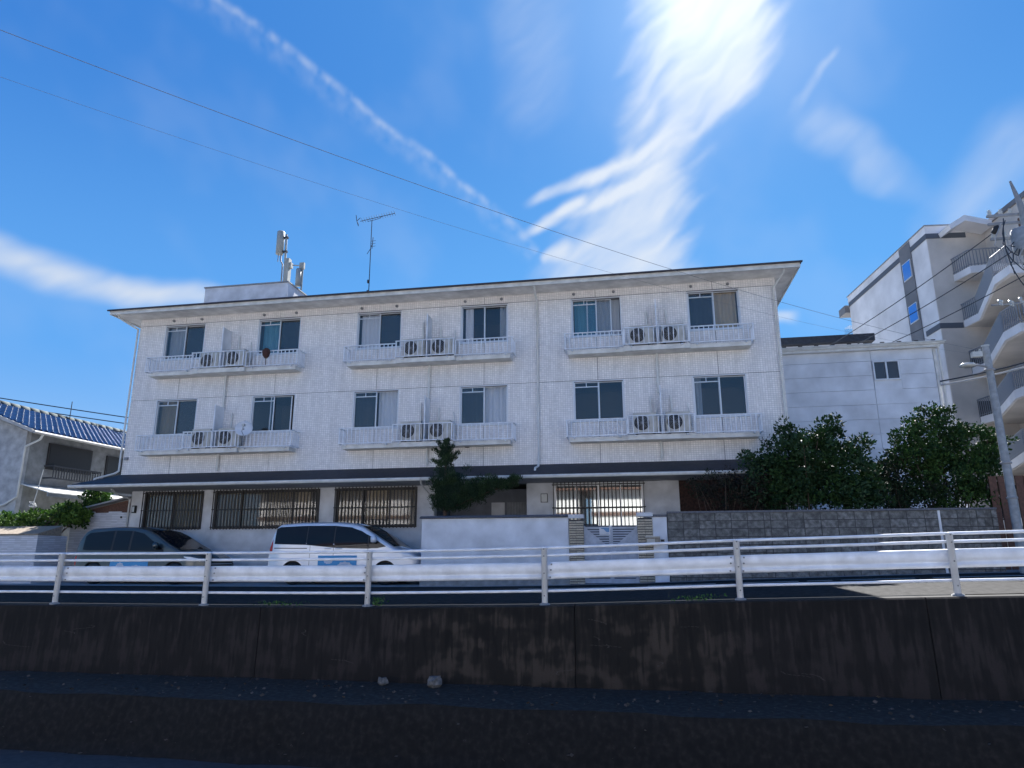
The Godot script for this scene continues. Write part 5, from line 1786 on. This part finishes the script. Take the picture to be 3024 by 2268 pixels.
func make_plants() -> void:
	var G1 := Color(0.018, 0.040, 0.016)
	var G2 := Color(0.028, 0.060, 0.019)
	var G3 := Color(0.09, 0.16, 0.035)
	# clipped podocarpus behind the white wall: spire, dense skirt, one long arm to the right
	var t := thing("podocarpus_tree", V(-5.9, 0.0, 1.8), "clipped dark conifer with a narrow spire and long side arm", "tree")
	var A := leaf_arrays()
	var tuft := func(c: Vector3, r: float, n: int, col: Color):
		for i in n:
			var d := V(rng.randfn(), rng.randfn() * 0.8 + 0.3, rng.randfn()).normalized()
			var p: Vector3 = c + d * r * pow(rng.randf(), 0.45)
			leaf(A, p, (d * 0.6 + V(rng.randfn() * 0.3, 0.9, rng.randfn() * 0.3)).normalized(), rng.randf_range(0.06, 0.11), 0.2, col * rng.randf_range(0.6, 1.4))
	var cols := [Color(0.028, 0.050, 0.026), Color(0.038, 0.066, 0.030), Color(0.022, 0.042, 0.026)]
	# spire
	for i in 34:
		var k := i / 33.0
		var y := lerpf(4.42, 3.3, k)
		var rr := lerpf(0.04, 0.24, k)
		var a := i * 2.4
		tuft.call(V(-5.92 - 0.05 * k, y, 1.8) + V(cos(a), 0, sin(a)) * rr, lerpf(0.06, 0.15, k), 60, cols[i % 3])
	for b in [[V(-5.95, 3.75, 1.85), V(-5.50, 3.97, 1.9)], [V(-5.95, 3.62, 1.8), V(-5.62, 3.85, 1.8)], [V(-5.98, 3.85, 1.8), V(-6.33, 4.12, 1.8)], [V(-6.0, 3.62, 1.85), V(-6.35, 3.74, 1.85)], [V(-5.95, 4.0, 1.75), V(-6.2, 4.35, 1.75)], [V(-5.9, 3.9, 1.8), V(-5.72, 4.2, 1.8)]]:
		for i in 6:
			tuft.call(b[0].lerp(b[1], i / 5.0), 0.075, 50, cols[(i + 1) % 3])
	# skirt
	for l in [[V(-5.9, 3.05, 1.8), V(0.56, 0.34, 0.5), 56], [V(-5.75, 2.65, 1.8), V(0.66, 0.38, 0.55), 64], [V(-5.7, 2.36, 1.85), V(0.62, 0.2, 0.5), 40], [V(-5.2, 2.75, 1.8), V(0.5, 0.3, 0.42), 26]]:
		for i in l[2]:
			var d := V(rng.randfn(), rng.randfn(), rng.randfn()).normalized()
			tuft.call(l[0] + d * l[1] * rng.randf_range(0.5, 1.0), 0.14, 75, cols[i % 3])
	for i in 120:
		var k := i / 119.0
		var c := V(-5.35, 2.66, 1.8).lerp(V(-3.66, 3.10, 1.75), k) + V(rng.randfn() * 0.06, rng.randfn() * lerpf(0.22, 0.05, k) + 0.05 * sin(k * 14.0), rng.randfn() * lerpf(0.22, 0.1, k))
		tuft.call(c, lerpf(0.17, 0.10, k), 70, cols[i % 3])
	leaf_mesh("crown", A, leaf_mat(0.5), t)
	var s := S()
	tube(s, [V(-5.9, -0.1, 1.8), V(-5.85, 1.2, 1.8), V(-5.95, 2.4, 1.82), V(-5.93, 3.4, 1.8), V(-5.92, 4.2, 1.8)], 0.09, 0.02, 8)
	obj("trunk", s, M.bark, t)
	s = S()
	tube(s, [V(-5.9, 2.2, 1.8), V(-5.2, 2.5, 1.8), V(-4.4, 2.8, 1.8), V(-3.7, 3.05, 1.75)], 0.045, 0.015, 6)
	obj("limb", s, M.bark, t)
	# the shrubs behind the block wall
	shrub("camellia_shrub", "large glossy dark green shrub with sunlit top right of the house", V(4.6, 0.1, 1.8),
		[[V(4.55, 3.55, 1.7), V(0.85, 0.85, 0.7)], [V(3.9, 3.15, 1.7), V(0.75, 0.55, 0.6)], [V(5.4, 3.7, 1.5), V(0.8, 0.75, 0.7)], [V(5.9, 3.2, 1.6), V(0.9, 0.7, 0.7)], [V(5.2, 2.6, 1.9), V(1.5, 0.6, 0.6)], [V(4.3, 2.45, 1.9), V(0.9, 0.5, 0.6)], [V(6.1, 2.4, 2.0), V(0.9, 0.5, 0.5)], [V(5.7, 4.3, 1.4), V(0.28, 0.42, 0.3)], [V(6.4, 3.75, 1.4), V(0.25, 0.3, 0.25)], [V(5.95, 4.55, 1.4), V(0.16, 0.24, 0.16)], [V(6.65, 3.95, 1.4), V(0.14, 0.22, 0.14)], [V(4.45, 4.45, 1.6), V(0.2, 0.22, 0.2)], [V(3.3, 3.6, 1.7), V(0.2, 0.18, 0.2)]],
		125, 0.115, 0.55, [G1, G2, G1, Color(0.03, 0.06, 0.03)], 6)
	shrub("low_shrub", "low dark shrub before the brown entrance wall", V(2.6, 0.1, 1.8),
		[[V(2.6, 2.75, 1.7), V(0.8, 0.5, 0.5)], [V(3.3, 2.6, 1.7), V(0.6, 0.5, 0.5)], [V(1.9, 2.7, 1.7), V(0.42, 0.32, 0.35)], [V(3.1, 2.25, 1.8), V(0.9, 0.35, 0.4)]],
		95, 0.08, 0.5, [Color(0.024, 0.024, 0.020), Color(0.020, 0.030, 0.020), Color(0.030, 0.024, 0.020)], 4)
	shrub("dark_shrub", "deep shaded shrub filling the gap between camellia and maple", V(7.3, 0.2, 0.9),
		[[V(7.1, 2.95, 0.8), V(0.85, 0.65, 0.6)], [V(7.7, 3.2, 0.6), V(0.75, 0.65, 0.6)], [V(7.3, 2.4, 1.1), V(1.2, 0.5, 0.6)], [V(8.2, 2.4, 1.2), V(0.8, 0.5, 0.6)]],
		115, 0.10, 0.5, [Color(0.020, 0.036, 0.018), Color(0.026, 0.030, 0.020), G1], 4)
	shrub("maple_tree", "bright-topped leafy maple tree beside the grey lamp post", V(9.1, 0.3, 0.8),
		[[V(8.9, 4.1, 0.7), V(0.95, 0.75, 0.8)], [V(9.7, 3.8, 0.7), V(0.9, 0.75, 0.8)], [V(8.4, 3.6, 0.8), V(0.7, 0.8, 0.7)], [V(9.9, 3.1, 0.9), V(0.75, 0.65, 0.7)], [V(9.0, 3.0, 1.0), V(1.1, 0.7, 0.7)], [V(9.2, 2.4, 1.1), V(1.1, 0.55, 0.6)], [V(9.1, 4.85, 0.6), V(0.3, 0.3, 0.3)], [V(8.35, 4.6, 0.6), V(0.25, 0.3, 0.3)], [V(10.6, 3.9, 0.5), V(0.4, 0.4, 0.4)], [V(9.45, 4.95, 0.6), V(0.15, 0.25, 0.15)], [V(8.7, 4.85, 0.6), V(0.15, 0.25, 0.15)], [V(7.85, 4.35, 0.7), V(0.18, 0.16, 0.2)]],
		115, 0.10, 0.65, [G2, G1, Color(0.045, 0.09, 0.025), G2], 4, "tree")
	# the hedge on the left and the bush behind the annex
	shrub("hedge", "sunlit leafy hedge over the low tile wall at the left", V(-22.0, 0.1, 0.7),
		[[V(-21.2, 2.35, 0.1), V(0.7, 0.4, 0.5)], [V(-22.0, 2.2, 0.3), V(0.8, 0.32, 0.5)], [V(-23.2, 2.1, 0.4), V(0.9, 0.3, 0.5)], [V(-20.9, 2.2, -0.2), V(0.5, 0.35, 0.4)], [V(-21.6, 2.5, -0.2), V(0.5, 0.25, 0.3)], [V(-24.4, 2.1, 0.4), V(0.8, 0.3, 0.5)]],
		120, 0.13, 0.6, [G3, G3, Color(0.09, 0.16, 0.03), G2], 5, "hedge")
	shrub("vine_bush", "rounded green bush rising behind the sloping annex roof", V(-21.9, 0.1, -2.2),
		[[V(-21.9, 3.05, -2.1), V(0.6, 0.5, 0.5)], [V(-21.4, 2.85, -2.0), V(0.55, 0.35, 0.4)], [V(-22.3, 2.6, -2.0), V(0.4, 0.4, 0.4)]],
		105, 0.12, 0.7, [G2, G3, G2], 3, "bush")

# ------------------------------------------------------------------ the far side of the canal, seen only in window reflections
func make_opposite() -> void:
	for o in [[-16.0, -4.5, 5.8, 31.0, "cream house across the canal mirrored in the entrance window's left"], [-3.4, 7.5, 5.7, 30.0, "white low house across the canal mirrored in the entrance window"], [10.5, 20.0, 6.2, 31.5, "pale two-storey house across the canal, behind the viewer on the right"], [-32.0, -18.5, 6.0, 31.0, "pale two-storey house across the canal, behind the viewer on the left"]]:
		var h := thing("opposite_house", V((o[0] + o[1]) * 0.5, -0.75, o[3] + 4), o[4], "house", "houses across the canal")
		pbox("wall", V(o[0], -0.75, o[3]), V(o[1], o[2], o[3] + 8), M.apt_white, h)
		pbox("band", V(o[0] - 0.05, 3.75, o[3] - 0.12), V(o[1] + 0.05, 4.05, o[3] - 0.002), M.rust, h)
		var s := S()
		prism(s, [Vector2(o[3] - 0.8, o[2]), Vector2(o[3] - 0.8, o[2] + 0.12), Vector2(o[3] + 4, o[2] + 2.0), Vector2(o[3] + 8.8, o[2] + 0.12), Vector2(o[3] + 8.8, o[2])], V(o[0] - 0.6, 0, 0), V(0, 0, 1), V(0, 1, 0), V(o[1] - o[0] + 1.2, 0, 0))
		obj("roof", s, M.rust, h)
		var n := int((o[1] - o[0]) / 3.0)
		for i in n:
			for y in [0.4]:
				if y + 1.2 > o[2]: continue
				var x: float = o[0] + 0.8 + i * 3.0
				pbox("window", V(x, y, o[3] - 0.03), V(x + 1.5, y + 1.1, o[3]), M.glass, h)

func _ready() -> void:
	rng.seed = 20240811
	make_view()
	make_materials()
	M.mirror_blue = mt(0.10, 0.28, 0.62, 0.06, 0.6)
	make_ground()
	make_house()
	make_left()
	make_right()
	make_apartment()
	make_opposite()
	make_front_walls()
	make_block_wall()
	make_guard_rail()
	make_cars()
	make_poles()
	make_plants()
	make_ac_units()
	make_roof_gear()
	make_wires()
